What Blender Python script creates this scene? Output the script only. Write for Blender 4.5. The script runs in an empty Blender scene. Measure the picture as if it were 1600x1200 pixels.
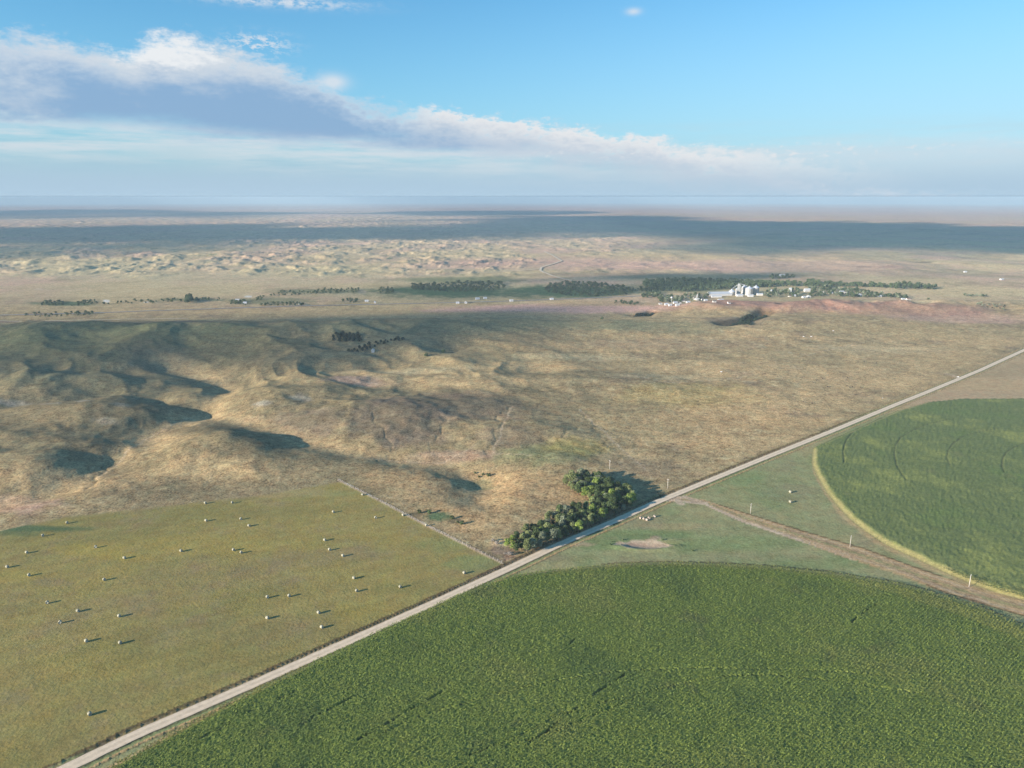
import bpy, math, random
import numpy as np
from math import radians as R, sin, cos, tan, atan, atan2, degrees, pi
from mathutils import Vector
random.seed(7); rng = np.random.default_rng(11)
C = bpy.context.scene.collection
H = 240.0; F = 1130.0; YH = 308.0; PITCH = atan((600-YH)/F)
RE = 7.4e6                                   # effective earth radius: the far plain curves below the horizon
SUN_AZ, SUN_EL = 28.0, 14.0                  # azimuth the shadows point to (from +x), sun elevation

# ------------------------------------------------------------------ survey helpers
def G(px, py, z=0.0):
    """photo-surveyed position -> point of the plain (metres)"""
    px = np.asarray(px, float); py = np.asarray(py, float)
    u = (px-800)/F; v = (600-py)/F
    dy = cos(PITCH)+v*sin(PITCH); dz = -sin(PITCH)+v*cos(PITCH)
    t = (H-z)/-dz
    return u*t, dy*t
def GP(pts): return np.array([[float(a) for a in G(x, y)] for x, y in pts])
def azel(px, py):
    u = (px-800)/F; v = (600-py)/F
    dy = cos(PITCH)+v*sin(PITCH); dz = -sin(PITCH)+v*cos(PITCH)
    return degrees(atan2(u, dy)), degrees(atan2(dz, math.hypot(u, dy)))

# ------------------------------------------------------------------ noise
_PR = np.random.default_rng(99).permutation(4096).astype(np.int32)
_ang = np.arange(4096)*(2*pi/4096); _GX = np.cos(_ang).astype(np.float32)[_PR]; _GY = np.sin(_ang).astype(np.float32)[_PR]
def perlin(x, y, seed=0):
    ix = np.floor(x); iy = np.floor(y); fx = (x-ix).astype(np.float32); fy = (y-iy).astype(np.float32)
    ix = ix.astype(np.int32)+np.int32(seed*131); iy = iy.astype(np.int32)+np.int32(seed*57)
    u = fx*fx*fx*(fx*(fx*6-15)+10); v = fy*fy*fy*(fy*(fy*6-15)+10)
    p0 = _PR[ix & 4095]; p1 = _PR[(ix+1) & 4095]
    k = (p0+iy) & 4095; n00 = _GX[k]*fx+_GY[k]*fy
    k = (p1+iy) & 4095; n10 = _GX[k]*(fx-1)+_GY[k]*fy
    iy = iy+1
    k = (p0+iy) & 4095; n01 = _GX[k]*fx+_GY[k]*(fy-1)
    k = (p1+iy) & 4095; n11 = _GX[k]*(fx-1)+_GY[k]*(fy-1)
    a = n00+(n10-n00)*u; b = n01+(n11-n01)*u
    return (a+(b-a)*v)*1.41
def fbm(x, y, lam, seed=0, oct=4, gain=0.5):
    s = 0; a = 1.0; f = 1.0/lam; tot = 0
    for i in range(oct):
        s = s+a*perlin(x*f, y*f, seed+i*17); tot += a; a *= gain; f *= 2.03
    return s/tot
def ridged(x, y, lam, seed=0, oct=4):
    s = 0; a = 1.0; f = 1.0/lam; tot = 0
    for i in range(oct):
        s = s+a*(1-2*np.abs(perlin(x*f, y*f, seed+i*31))); tot += a; a *= 0.5; f *= 2.1
    return s/tot
def sst(a, b, x):
    t = np.clip((x-a)/(b-a), 0, 1); return t*t*(3-2*t)
def inpoly(x, y, P):
    r = np.zeros(x.shape, bool); n = len(P)
    lo = P.min(0); hi = P.max(0)
    m = (x >= lo[0]) & (x <= hi[0]) & (y >= lo[1]) & (y <= hi[1])
    xs = x[m]; ys = y[m]; q = np.zeros(xs.shape, bool)
    for i in range(n):
        x1, y1 = P[i]; x2, y2 = P[(i+1) % n]
        if y1 == y2: continue
        c = ((y1 > ys) != (y2 > ys)) & (xs < (x2-x1)*(ys-y1)/(y2-y1)+x1)
        q ^= c
    r[m] = q
    return r
def dpoly(x, y, P, reach):
    """distance to a polyline, evaluated only within reach of it (elsewhere = reach)"""
    P = np.asarray(P); d = np.full(x.shape, float(reach))
    lo = P.min(0)-reach; hi = P.max(0)+reach
    m = (x >= lo[0]) & (x <= hi[0]) & (y >= lo[1]) & (y <= hi[1])
    xs = x[m]; ys = y[m]; e = np.full(xs.shape, float(reach))
    for i in range(len(P)-1):
        a = P[i]; b = P[i+1]-a; L = float(b@b)+1e-9
        t = np.clip(((xs-a[0])*b[0]+(ys-a[1])*b[1])/L, 0, 1)
        e = np.minimum(e, np.hypot(xs-a[0]-t*b[0], ys-a[1]-t*b[1]))
    d[m] = e
    return d

# ------------------------------------------------------------------ survey of the place (photo points)
ROAD_PX = [(106, 1200), (200, 1153), (400, 1067), (659, 951), (800, 886), (882, 847), (954, 817), (1025, 785), (1120, 746),
           (1200, 713.5), (1300, 673.5), (1400, 632), (1450, 612), (1530, 579), (1600, 547)]
ROAD = GP(ROAD_PX)
d0 = ROAD[2]-ROAD[0]; d0 /= np.hypot(*d0); d1 = ROAD[-1]-ROAD[-4]; d1 /= np.hypot(*d1)
ROAD = np.vstack([ROAD[0]-d0*420, ROAD, ROAD[-1]+d1*900])
RD = np.array([0.7524, 0.6587]); RN = np.array([-0.6587, 0.7524]); R0 = np.array([0.0, 439.0])
FENCE = GP([(528, 750), (560, 766), (600, 786), (660, 818), (720, 848), (785, 880)])
HAYTOP = GP([(-500, 960), (-200, 880), (0, 830), (100, 808), (200, 797), (300, 786), (420, 772), (500, 758), (530, 752)])
HAY = np.vstack([HAYTOP, FENCE[1:], GP([(659, 951-8), (400, 1067-10), (106, 1200-14)]), [[-420, 70]], [[-900, 70]]])
CORN_B = GP([(0, 1290), (150, 1213), (180, 1198), (250, 1160), (330, 1117), (420, 1071), (500, 1034), (600, 986), (690, 944), (750, 918), (800, 903), (850, 896), (900, 890), (975, 884),
             (1050, 882), (1120, 884), (1200, 888), (1300, 898), (1400, 914), (1460, 930), (1530, 952), (1600, 981), (1700, 1025), (1850, 1110), (2000, 1250), (1900, 1500), (900, 1900), (-300, 1600)])
CORN_A = GP([(1270, 703), (1269, 725), (1276, 742), (1291, 768), (1310, 792), (1330, 812), (1352, 829), (1377, 846), (1400, 858), (1440, 876), (1475, 893), (1520, 912), (1560, 926), (1600, 937),
             (1700, 965), (1900, 1000), (2200, 900), (2150, 700), (1900, 640), (1750, 627), (1600, 623.5), (1500, 624), (1450, 629), (1400, 643.5), (1340, 670), (1300, 687), (1285, 694)])
TRACK_U = GP([(1062, 775), (1100, 781), (1172, 804), (1256, 830), (1350, 857), (1440, 890), (1515, 915), (1600, 940), (1750, 985), (2000, 1070)])
TRACK_L = GP([(1050, 781), (1100, 787), (1162, 815), (1256, 846), (1334, 874), (1412, 899), (1481, 927), (1600, 962), (1750, 1018), (2000, 1120)])
TRACK = np.vstack([TRACK_U, TRACK_L[::-1]])
ARCS = [GP(a) for a in (
    [(1319, 725), (1317, 708), (1321, 692), (1330, 680), (1342, 669), (1360, 660), (1385, 652)],
    [(1416, 753), (1407, 742), (1400, 728), (1397, 711), (1399, 698), (1407, 686), (1425, 675), (1450, 665), (1480, 658)],
    [(1484, 730), (1479, 717), (1481, 707), (1488, 696), (1507, 683), (1530, 677), (1560, 672)],
    [(1569, 742), (1565, 730), (1566, 720), (1572, 709), (1585, 701), (1600, 695), (1640, 687)])]
ARCS_B = [GP(a) for a in (
    [(730, 1185), (800, 1160), (880, 1118), (930, 1105), (985, 1090), (1040, 1078), (1090, 1067), (1130, 1061), (1200, 1058), (1300, 1067), (1450, 1090)],
    [(560, 1170), (640, 1130), (760, 1092), (860, 1069), (940, 1056), (1020, 1050), (1100, 1048), (1250, 1050), (1400, 1060)],
    [(790, 1172), (880, 1143), (905, 1133), (990, 1096)])]
ROWS_B = [GP(a) for a in ([(560, 1160), (690, 1085)], [(828, 1165), (868, 1135), (905, 1108)], [(925, 1090), (962, 1068), (980, 1055)], [(1180, 909), (1200, 897)],
                          [(1322, 982), (1350, 960), (1375, 942)], [(1294, 925), (1303, 915)], [(890, 1008), (903, 1000)], [(1210, 917), (1222, 921)], [(1240, 922), (1256, 926)], [(905, 905), (915, 902)],
                          [(470, 1135), (560, 1090)], [(300, 1165), (400, 1112), (480, 1075)], [(1000, 920), (1010, 915)])]
GULLIES = [(GP(a), w, d) for a, w, d in (
    ([(580, 658), (595, 678), (605, 690), (618, 702)], 4, 3.5), ([(690, 662), (692, 672), (686, 684), (680, 690)], 5, 4),
    ([(800, 640), (783, 655), (776, 675), (770, 695), (764, 712)], 4.5, 3.5), ([(905, 672), (888, 680), (880, 690)], 4, 3),
    ([(665, 692), (668, 700), (690, 716)], 2.5, 2), ([(545, 650), (530, 680), (560, 700)], 3, 1.5), ([(560, 705), (590, 714), (615, 726)], 3, 2),
    ([(910, 640), (925, 665), (948, 700)], 2.5, 2), ([(440, 585), (470, 592), (488, 600)], 5, 4), ([(980, 690), (940, 668), (900, 642)], 2, 1.2),
    ([(460, 575), (520, 577), (600, 572), (665, 566), (712, 548)], 8, 5), ([(0, 637), (90, 628), (170, 618), (210, 615)], 5, 3),
    ([(170, 720), (150, 742), (135, 762)], 7, 5), ([(850, 545), (760, 553), (712, 548)], 5, 2))]
VALLEYS = [(GP(a), w, d) for a, w, d in (
    ([(-60, 800), (60, 772), (170, 722), (230, 680), (290, 650), (330, 630), (360, 600), (330, 575), (250, 560)], 34, 12),
    ([(330, 640), (400, 665), (480, 690), (560, 708), (640, 716), (700, 724), (760, 742), (745, 780)], 26, 9),
    ([(20, 635), (120, 622), (200, 612), (260, 625), (310, 640)], 26, 8),
    ([(-60, 590), (100, 585), (250, 572), (400, 590), (460, 580), (560, 576), (665, 566), (712, 548)], 34, 9),
    ([(220, 640), (270, 600), (330, 590)], 20, 5))]
HILLS = [(x, y, rx, ry, h) for x, y, rx, ry, h in (   # photo position of the foot centre, radii in metres, height
    (345, 700, 34, 44, 15), (395, 708, 30, 40, 11), (290, 712, 26, 34, 7), (420, 625, 46, 58, 15), (540, 655, 58, 55, 13), (640, 655, 50, 60, 14), (720, 640, 60, 60, 10),
    (850, 680, 60, 45, 8), (110, 650, 60, 50, 16), (200, 645, 40, 45, 13), (40, 605, 70, 55, 14), (160, 600, 60, 42, 12), (60, 730, 58, 40, 16), (150, 700, 40, 30, 12), (20, 690, 40, 30, 10),
    (750, 748, 16, 16, -6), (870, 720, 50, 30, 6), (500, 620, 50, 45, 10), (960, 600, 90, 70, 8), (240, 560, 80, 70, 8))]
TOWN_C = (690.0, 1880.0)

def height(x, y):
    x = np.asarray(x, float); y = np.asarray(y, float)
    shp = x.shape; x = x.ravel(); y = y.ravel()
    r = np.hypot(x, y)
    s = (x-R0[0])*RN[0]+(y-R0[1])*RN[1]; t = (x-R0[0])*RD[0]+(y-R0[1])*RD[1]
    tn = np.array([0.375, 0.927]); tn = np.array([-tn[0], tn[1]])
    dtop = (x+150)*tn[0]+(y-587)*tn[1]
    dh = np.maximum(dtop, t+10)
    A = sst(0, 70, dh)*sst(6, 110, s)
    behind = sst(-50, -400, y)
    A = A*(1-behind)
    # wavelengths / amplitudes by zone
    left = sst(250, -120, x-0.05*y)
    near = sst(1500, 1250, y)
    wx = fbm(x, y, 260, 5, 3)*70; wy = fbm(x, y, 260, 9, 3)*70
    h = near*(left*(ridged(x+wx, y+wy, 190, 3, 4)*3.6)+(1-left*0.6)*fbm(x, y, 260, 21, 4)*5.0+ridged(x+wx*0.4, y+wy*0.4, 80, 24, 4)*0.9*(0.4+0.6*left)+fbm(x, y, 14, 28, 3)*0.35)
    # plateau edge at 1.25-1.45 km, falling to the creek valley behind it
    crest = np.exp(-((y-(1330+0.10*x+60*fbm(x, y, 420, 60, 3)))/110.0)**2)*sst(1050, 500, x)
    h = h+crest*(13+9*fbm(x, y, 300, 61, 3))
    # redhill spur before the town (right)
    spur = np.exp(-((y-1560-0.04*x)/85.0)**2)*sst(250, 480, x)*sst(1500, 1000, x)
    h = h+spur*(10+14*ridged(x+wx, y, 190, 70, 3))
    valley = sst(1500, 1600, y)*sst(2250, 2050, y)
    h = h+valley*fbm(x, y, 300, 71, 3)*1.5
    # sandhills beyond
    sand = sst(2100, 2500, y)*sst(16000, 7000, y)*sst(15, 150, dpoly(x, y, GP([(850, 393), (863, 399), (878, 408), (860, 414), (846, 418), (844, 423), (862, 431), (880, 436), (898, 440)]), 160))
    sl = sst(1500, -900, x-0.1*y)
    sx = x+fbm(x, y, 700, 80, 2)*160; sy = y*0.8
    dune = np.maximum(fbm(sx, sy, 95, 81, 4), -0.1)
    h = h+sand*(sl*dune*17+(1-sl)*fbm(sx, sy, 300, 83, 4)*13+fbm(x, y, 1300, 84, 3)*14*sst(2400, 4500, y))
    far = sst(6500, 16000, r)
    h = h+far*(fbm(x, y, 4200, 90, 4)*42+fbm(x, y, 1100, 92, 2)*8)
    lf = sst(760, 980, y)*sst(1480, 1300, y)*sst(150, -120, x-0.05*(y-1000))
    h = h+lf*(ridged(x*0.75+wx, y+0.35*x+wy, 230, 65, 3)*15-3)
    h = h*np.where(y < 1500, A, 1)*(1-behind)
    # surveyed hills, valleys and gullies
    for px, py, rx, ry, hh in HILLS:
        cx, cy = (float(a) for a in G(px, py))
        m = (np.abs(x-cx) < rx*3.2) & (np.abs(y-cy) < ry*3.2)
        dx = x[m]-cx; dy = y[m]-cy; w = fbm(x[m], y[m], 55, 33, 3)*0.35
        dx = dx+0.25*dy; q = np.sqrt((dx/(rx*np.where(dx > 0, 0.85, 1.4)))**2+(dy/(ry*0.9))**2)*(1+w)
        h[m] += 0.56*hh*np.exp(-q**1.9)*A[m]
    for P, w, d in VALLEYS:
        m = (y > 450) & (y < 1350)
        dd = dpoly(x[m], y[m], P, w*3)
        h[m] -= 0.6*d*np.exp(-(dd/w)**2)*A[m]
    for P, w, d in GULLIES:
        m = (y > 450) & (y < 1350)
        xx = x[m]+fbm(x[m], y[m], 26, 44, 3)*13; yy = y[m]
        w = w*0.36; dd = dpoly(xx, yy, P, w*3)
        h[m] -= 0.12*d*np.exp(-(dd/w)**2)*np.maximum(A[m], 0.3)
    # canyons cut in the spur
    for (P, w, d) in ((GP([(1195, 492), (1180, 500), (1165, 507), (1130, 514)]), 16, 10), (GP([(1018, 488), (1005, 494), (990, 494)]), 12, 9)):
        dd = dpoly(x, y, P, w*4); h -= d*np.exp(-(dd/w)**2)
    # pasture blowout beside the road
    m = (np.abs(x-95) < 60) & (np.abs(y-470) < 60)
    q = ((x[m]-96)/17)**2+((y[m]-471)/7)**2
    h[m] -= 1.6*np.exp(-q*1.2)-1.1*np.exp(-((np.sqrt(q)-1.2)/0.35)**2)*(y[m] < 470)
    # dry ruts and weeds along the road, weed bank on the field fence
    dr = dpoly(x, y, ROAD, 30)
    near_r = (dr < 30)
    ss = np.where(s > 0, dr, -dr)
    h = h*np.where(near_r, sst(6, 30, dr), 1)
    nz = 0.5+0.5*fbm(x, y, 2.5, 50, 2)
    lim = (r < 700)
    h += lim*((np.abs(ss-6.2) < 1.0)*(0.05+0.45*nz)-0.5*np.exp(-((ss-4.3)/0.8)**2)-0.35*np.exp(-((ss+4.6)/0.8)**2)+(np.abs(ss+7.2) < 0.5)*0.5*nz)
    df = dpoly(x, y, FENCE, 12)
    h += (df < 1.0)*(0.05+0.1*nz)
    h -= r*r/(2*RE)
    return h.reshape(shp)
def hz(x, y): return float(hgrid(np.array([x]), np.array([y]))[0])
def SURF(px, py):
    """photo point -> point on the relief (a few rounds of ray / height)"""
    z = 0.0
    for _ in range(6):
        x, y = G(px, py, z); z = 0.5*z+0.5*hz(float(x), float(y))
    return float(x), float(y), hz(float(x), float(y))
def SURFS(P):
    P = np.asarray(P, float); z = np.zeros(len(P))
    for _ in range(6):
        x, y = G(P[:, 0], P[:, 1], z); z = 0.5*z+0.5*height(x, y)
    x, y = G(P[:, 0], P[:, 1], z)
    return x, y, height(x, y)

# ------------------------------------------------------------------ object helpers
def tag(o, label=None, cat=None, group=None, kind=None):
    if label: o['label'] = label
    if cat: o['category'] = cat
    if group: o['group'] = group
    if kind: o['kind'] = kind
    return o
def empty(name, loc, rz=0, s=1):
    o = bpy.data.objects.new(name, None); C.objects.link(o); o.location = loc; o.rotation_euler = (0, 0, rz); o.scale = (s, s, s); o.empty_display_size = 0.1
    return o
def mesh_np(name, V, Fq, mats, cols=None, smooth=False, mi=None, colname='Col'):
    V = np.ascontiguousarray(V, np.float32); Fq = np.ascontiguousarray(Fq, np.int32); k = Fq.shape[1]
    me = bpy.data.meshes.new(name)
    me.vertices.add(len(V)); me.vertices.foreach_set('co', V.ravel())
    me.loops.add(Fq.size); me.loops.foreach_set('vertex_index', Fq.ravel())
    me.polygons.add(len(Fq)); me.polygons.foreach_set('loop_start', np.arange(0, Fq.size, k, dtype=np.int32))
    me.polygons.foreach_set('loop_total', np.full(len(Fq), k, np.int32))
    for m in (mats if isinstance(mats, (list, tuple)) else [mats]): me.materials.append(m)
    if mi is not None: me.polygons.foreach_set('material_index', np.asarray(mi, np.int32))
    me.polygons.foreach_set('use_smooth', np.full(len(Fq), smooth, bool))
    if cols is not None:
        a = me.color_attributes.new(colname, 'FLOAT_COLOR', 'POINT'); a.data.foreach_set('color', np.ascontiguousarray(cols, np.float32).ravel())
    me.update(calc_edges=True)
    return me
def link(name, me, parent=None, loc=None):
    o = bpy.data.objects.new(name, me); C.objects.link(o)
    if parent: o.parent = parent
    if loc is not None: o.location = loc
    return o
def copy_tree(o, parent=None):
    c = o.copy(); C.objects.link(c)
    if parent: c.parent = parent
    for ch in o.children: copy_tree(ch, c)
    return c
class MB:
    """collects simple shapes into one mesh"""
    def __init__(s): s.v = []; s.f = []; s.m = []
    def add(s, V, Fs, m=0):
        b = len(s.v); s.v += [tuple(p) for p in V]; s.f += [tuple(i+b for i in f) for f in Fs]; s.m += [m]*len(Fs)
    def box(s, x0, x1, y0, y1, z0, z1, m=0):
        s.add([(x0, y0, z0), (x1, y0, z0), (x1, y1, z0), (x0, y1, z0), (x0, y0, z1), (x1, y0, z1), (x1, y1, z1), (x0, y1, z1)],
              [(0, 3, 2, 1), (4, 5, 6, 7), (0, 1, 5, 4), (1, 2, 6, 5), (2, 3, 7, 6), (3, 0, 4, 7)], m)
    def rings(s, prof, n=16, c=(0, 0), cap=True, m=0):
        V = []; Fs = []
        for r, z in prof:
            for i in range(n): V.append((c[0]+r*cos(2*pi*i/n), c[1]+r*sin(2*pi*i/n), z))
        for k in range(len(prof)-1):
            for i in range(n):
                j = (i+1) % n; Fs.append((k*n+i, k*n+j, (k+1)*n+j, (k+1)*n+i))
        if cap: Fs.append(tuple(range(n-1, -1, -1))); Fs.append(tuple(range((len(prof)-1)*n, len(prof)*n)))
        s.add(V, Fs, m)
    def tube(s, a, b, r0, r1, n=6, m=0):
        a = Vector(a); b = Vector(b); d = (b-a).normalized(); u = d.orthogonal().normalized(); w = d.cross(u)
        V = [a+(u*cos(2*pi*i/n)+w*sin(2*pi*i/n))*r0 for i in range(n)]+[b+(u*cos(2*pi*i/n)+w*sin(2*pi*i/n))*r1 for i in range(n)]
        s.add(V, [(i, (i+1) % n, n+(i+1) % n, n+i) for i in range(n)]+[tuple(range(n-1, -1, -1)), tuple(range(n, 2*n))], m)
    def build(s, name, mats, parent=None, smooth=False):
        me = bpy.data.meshes.new(name); me.from_pydata(s.v, [], s.f)
        for m in (mats if isinstance(mats, (list, tuple)) else [mats]): me.materials.append(m)
        for p, k in zip(me.polygons, s.m): p.material_index = k; p.use_smooth = smooth
        me.update()
        return link(name, me, parent)
WORDS = 'first second third fourth fifth sixth seventh eighth ninth tenth eleventh twelfth thirteenth fourteenth fifteenth sixteenth seventeenth eighteenth nineteenth'.split()
TENS = {2: 'twent', 3: 'thirt', 4: 'fort', 5: 'fift', 6: 'sixt', 7: 'sevent'}
def ordinal(n):
    if n < 20: return WORDS[n-1]
    t, u = divmod(n, 10)
    return TENS[t]+'ieth' if u == 0 else TENS[t]+'y-'+WORDS[u-1]

# ------------------------------------------------------------------ materials
def newmat(name):
    m = bpy.data.materials.new(name); m.use_nodes = True; nt = m.node_tree
    b = nt.nodes['Principled BSDF']; b.inputs['Roughness'].default_value = 0.9
    if 'Specular IOR Level' in b.inputs: b.inputs['Specular IOR Level'].default_value = 0.15
    return m, nt, b
def N(nt, t, **kw):
    n = nt.nodes.new(t)
    for k, v in kw.items(): setattr(n, k, v)
    return n
def math_(nt, op, a, b=None, c=None, clamp=False):
    n = nt.nodes.new('ShaderNodeMath'); n.operation = op; n.use_clamp = clamp
    for i, v in enumerate((a, b, c)):
        if v is None: continue
        if isinstance(v, (int, float)): n.inputs[i].default_value = v
        else: nt.links.new(v, n.inputs[i])
    return n.outputs[0]
def mixc(nt, fac, a, b, blend='MIX'):
    n = nt.nodes.new('ShaderNodeMix'); n.data_type = 'RGBA'; n.blend_type = blend; n.clamp_factor = True
    for k, v in ((0, fac), (6, a), (7, b)):
        if isinstance(v, (int, float)): n.inputs[k].default_value = v
        elif isinstance(v, (tuple, list)): n.inputs[k].default_value = tuple(v)+((1,) if len(v) == 3 else ())
        else: nt.links.new(v, n.inputs[k])
    return n.outputs[2]
def noise(nt, vec, scale, detail=3, rough=0.55, dims='3D'):
    n = N(nt, 'ShaderNodeTexNoise'); n.inputs['Scale'].default_value = scale; n.inputs['Detail'].default_value = detail; n.inputs['Roughness'].default_value = rough
    nt.links.new(vec, n.inputs['Vector']); return n.outputs['Fac']
def remap(nt, v, a, b, c, d):
    n = N(nt, 'ShaderNodeMapRange'); nt.links.new(v, n.inputs[0])
    for i, q in enumerate((a, b, c, d)): n.inputs[i+1].default_value = q
    return n.outputs[0]
def plain(name, col, rough=0.8, metal=0.0, var=0.15, scale=1.5, bump=0.0):
    m, nt, b = newmat(name)
    tc = N(nt, 'ShaderNodeTexCoord'); oi = N(nt, 'ShaderNodeObjectInfo')
    f = noise(nt, tc.outputs['Object'], scale)
    k = remap(nt, f, 0.3, 0.7, 1-var, 1+var)
    r = remap(nt, oi.outputs['Random'], 0, 1, 1-var*0.6, 1+var*0.6)
    v = N(nt, 'ShaderNodeVectorMath', operation='SCALE'); v.inputs[0].default_value = col; nt.links.new(math_(nt, 'MULTIPLY', k, r), v.inputs['Scale'])
    nt.links.new(v.outputs[0], b.inputs['Base Color']); b.inputs['Roughness'].default_value = rough; b.inputs['Metallic'].default_value = metal
    if bump:
        bp = N(nt, 'ShaderNodeBump'); bp.inputs['Distance'].default_value = bump; nt.links.new(f, bp.inputs['Height']); nt.links.new(bp.outputs[0], b.inputs['Normal'])
    return m

# ground: colour comes with the mesh (what grows where), tufts and soil flecks are noise in world metres
def ground_mat():
    m, nt, b = newmat('prairie_ground')
    a = N(nt, 'ShaderNodeVertexColor'); a.layer_name = 'Col'
    geo = N(nt, 'ShaderNodeNewGeometry'); P = geo.outputs['Position']
    n1 = noise(nt, P, 0.55, 3, 0.6); n2 = noise(nt, P, 0.16, 3, 0.6); n3 = noise(nt, P, 0.045, 4, 0.6); n4 = noise(nt, P, 1.4, 2, 0.5)
    k1 = remap(nt, n1, 0.3, 0.7, -1, 1); k2 = remap(nt, n2, 0.3, 0.7, -1, 1); k3 = remap(nt, n3, 0.3, 0.7, -1, 1); k4 = remap(nt, n4, 0.3, 0.7, -1, 1)
    tex = math_(nt, 'ADD', math_(nt, 'ADD', math_(nt, 'MULTIPLY', k1, 0.44), math_(nt, 'MULTIPLY', k4, 0.30)), math_(nt, 'ADD', math_(nt, 'MULTIPLY', k2, 0.30), math_(nt, 'MULTIPLY', k3, 0.16)))
    amt = a.outputs['Alpha']
    k = math_(nt, 'ADD', 1.0, math_(nt, 'MULTIPLY', tex, amt))
    sc = N(nt, 'ShaderNodeVectorMath', operation='SCALE'); nt.links.new(a.outputs['Color'], sc.inputs[0]); nt.links.new(k, sc.inputs['Scale'])
    # slight hue drift between greener and redder growth
    n5 = noise(nt, P, 0.09, 4, 0.65); g = remap(nt, n5, 0.35, 0.65, 0, 1)
    tint = mixc(nt, g, (1.05, 0.985, 0.95), (0.95, 1.02, 1.01))
    c = mixc(nt, 1.0, sc.outputs[0], tint, 'MULTIPLY')
    nt.links.new(c, b.inputs['Base Color']); b.inputs['Roughness'].default_value = 1.0; b.inputs['Specular IOR Level'].default_value = 0.0
    bp = N(nt, 'ShaderNodeBump'); bp.inputs['Distance'].default_value = 0.5; bp.inputs['Strength'].default_value = 0.55
    nt.links.new(math_(nt, 'ADD', n1, n2), bp.inputs['Height']); nt.links.new(bp.outputs[0], b.inputs['Normal'])
    return m
MG = ground_mat()
def road_mat(name, col):
    m, nt, b = newmat(name)
    geo = N(nt, 'ShaderNodeNewGeometry'); P = geo.outputs['Position']; uv = N(nt, 'ShaderNodeVertexColor'); uv.layer_name = 'Col'
    n1 = remap(nt, noise(nt, P, 0.35, 4, 0.6), 0.3, 0.7, 0.88, 1.12); n2 = remap(nt, noise(nt, P, 2.2, 2, 0.6), 0.3, 0.7, 0.93, 1.07)
    sp = N(nt, 'ShaderNodeSeparateColor'); nt.links.new(uv.outputs['Color'], sp.inputs[0])
    k = math_(nt, 'MULTIPLY', math_(nt, 'MULTIPLY', n1, n2), sp.outputs[0])
    v = N(nt, 'ShaderNodeVectorMath', operation='SCALE'); v.inputs[0].default_value = col; nt.links.new(k, v.inputs['Scale'])
    nt.links.new(v.outputs[0], b.inputs['Base Color']); b.inputs['Roughness'].default_value = 0.95
    return m
def leaf_mat(name, c0, c1, var=0.35, trans=0.25):
    m, nt, b = newmat(name)
    a = N(nt, 'ShaderNodeVertexColor'); a.layer_name = 'Col'; oi = N(nt, 'ShaderNodeObjectInfo')
    sp = N(nt, 'ShaderNodeSeparateColor'); nt.links.new(a.outputs['Color'], sp.inputs[0])
    c = mixc(nt, sp.outputs[0], c0, c1)
    k = math_(nt, 'MULTIPLY', remap(nt, sp.outputs[1], 0, 1, 1-var, 1+var), remap(nt, oi.outputs['Random'], 0, 1, 0.82, 1.18))
    v = N(nt, 'ShaderNodeVectorMath', operation='SCALE'); nt.links.new(c, v.inputs[0]); nt.links.new(k, v.inputs['Scale'])
    nt.links.new(v.outputs[0], b.inputs['Base Color']); b.inputs['Roughness'].default_value = 0.75
    tr = N(nt, 'ShaderNodeBsdfTranslucent'); nt.links.new(v.outputs[0], tr.inputs['Color'])
    mx = N(nt, 'ShaderNodeMixShader'); mx.inputs[0].default_value = trans
    out = nt.nodes['Material Output']; nt.links.new(b.outputs[0], mx.inputs[1]); nt.links.new(tr.outputs[0], mx.inputs[2]); nt.links.new(mx.outputs[0], out.inputs['Surface'])
    return m
M_WHITE = plain('white_painted_metal', (0.56, 0.56, 0.56), 0.45, var=0.06, scale=0.3)
M_GALV = plain('galvanised_steel', (0.62, 0.64, 0.68), 0.4, 0.25, var=0.08, scale=0.4)
M_CONC = plain('weathered_concrete', (0.42, 0.42, 0.40), 0.9, var=0.15, scale=0.2)
M_ROOFG = plain('grey_metal_roof', (0.55, 0.57, 0.60), 0.5, 0.1, var=0.06, scale=0.2)
M_ROOFD = plain('dark_shingle_roof', (0.16, 0.14, 0.13), 0.9, var=0.2)
M_ROOFR = plain('brown_shingle_roof', (0.26, 0.18, 0.14), 0.9, var=0.2)
M_SIDING = plain('pale_house_siding', (0.66, 0.64, 0.60), 0.8, var=0.1)
M_SIDINGT = plain('tan_house_siding', (0.45, 0.38, 0.30), 0.8, var=0.1)
M_GLASS = plain('dark_window_glass', (0.03, 0.035, 0.04), 0.15, var=0.1)
M_WOOD = plain('weathered_grey_wood', (0.50, 0.46, 0.40), 0.9, var=0.2)
M_BARK = plain('tree_bark', (0.14, 0.11, 0.085), 0.95, var=0.2)
M_BALE = plain('dry_hay', (0.38, 0.36, 0.27), 0.95, var=0.25, scale=3, bump=0.05)
M_BALEE = plain('dry_hay_end', (0.38, 0.37, 0.30), 0.95, var=0.25, scale=4, bump=0.05)
M_OLDHAY = plain('bleached_hay', (0.52, 0.42, 0.35), 0.95, var=0.2, scale=3, bump=0.05)
M_COW = plain('black_hide', (0.025, 0.02, 0.018), 0.7)
M_PORC = plain('pale_porcelain', (0.7, 0.7, 0.68), 0.3)
M_STEEL = plain('rusty_tank_steel', (0.5, 0.5, 0.5), 0.5, 0.3)
M_CEDAR = leaf_mat('cedar_foliage', (0.022, 0.036, 0.020), (0.040, 0.058, 0.028), trans=0.1)
M_LEAF_D = leaf_mat('dark_green_leaves', (0.057, 0.089, 0.037), (0.122, 0.164, 0.060))
M_LEAF_O = leaf_mat('olive_leaves', (0.157, 0.198, 0.083), (0.334, 0.365, 0.147))
M_LEAF_Y = leaf_mat('yellow_green_leaves', (0.176, 0.247, 0.062), (0.351, 0.439, 0.098))
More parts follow.
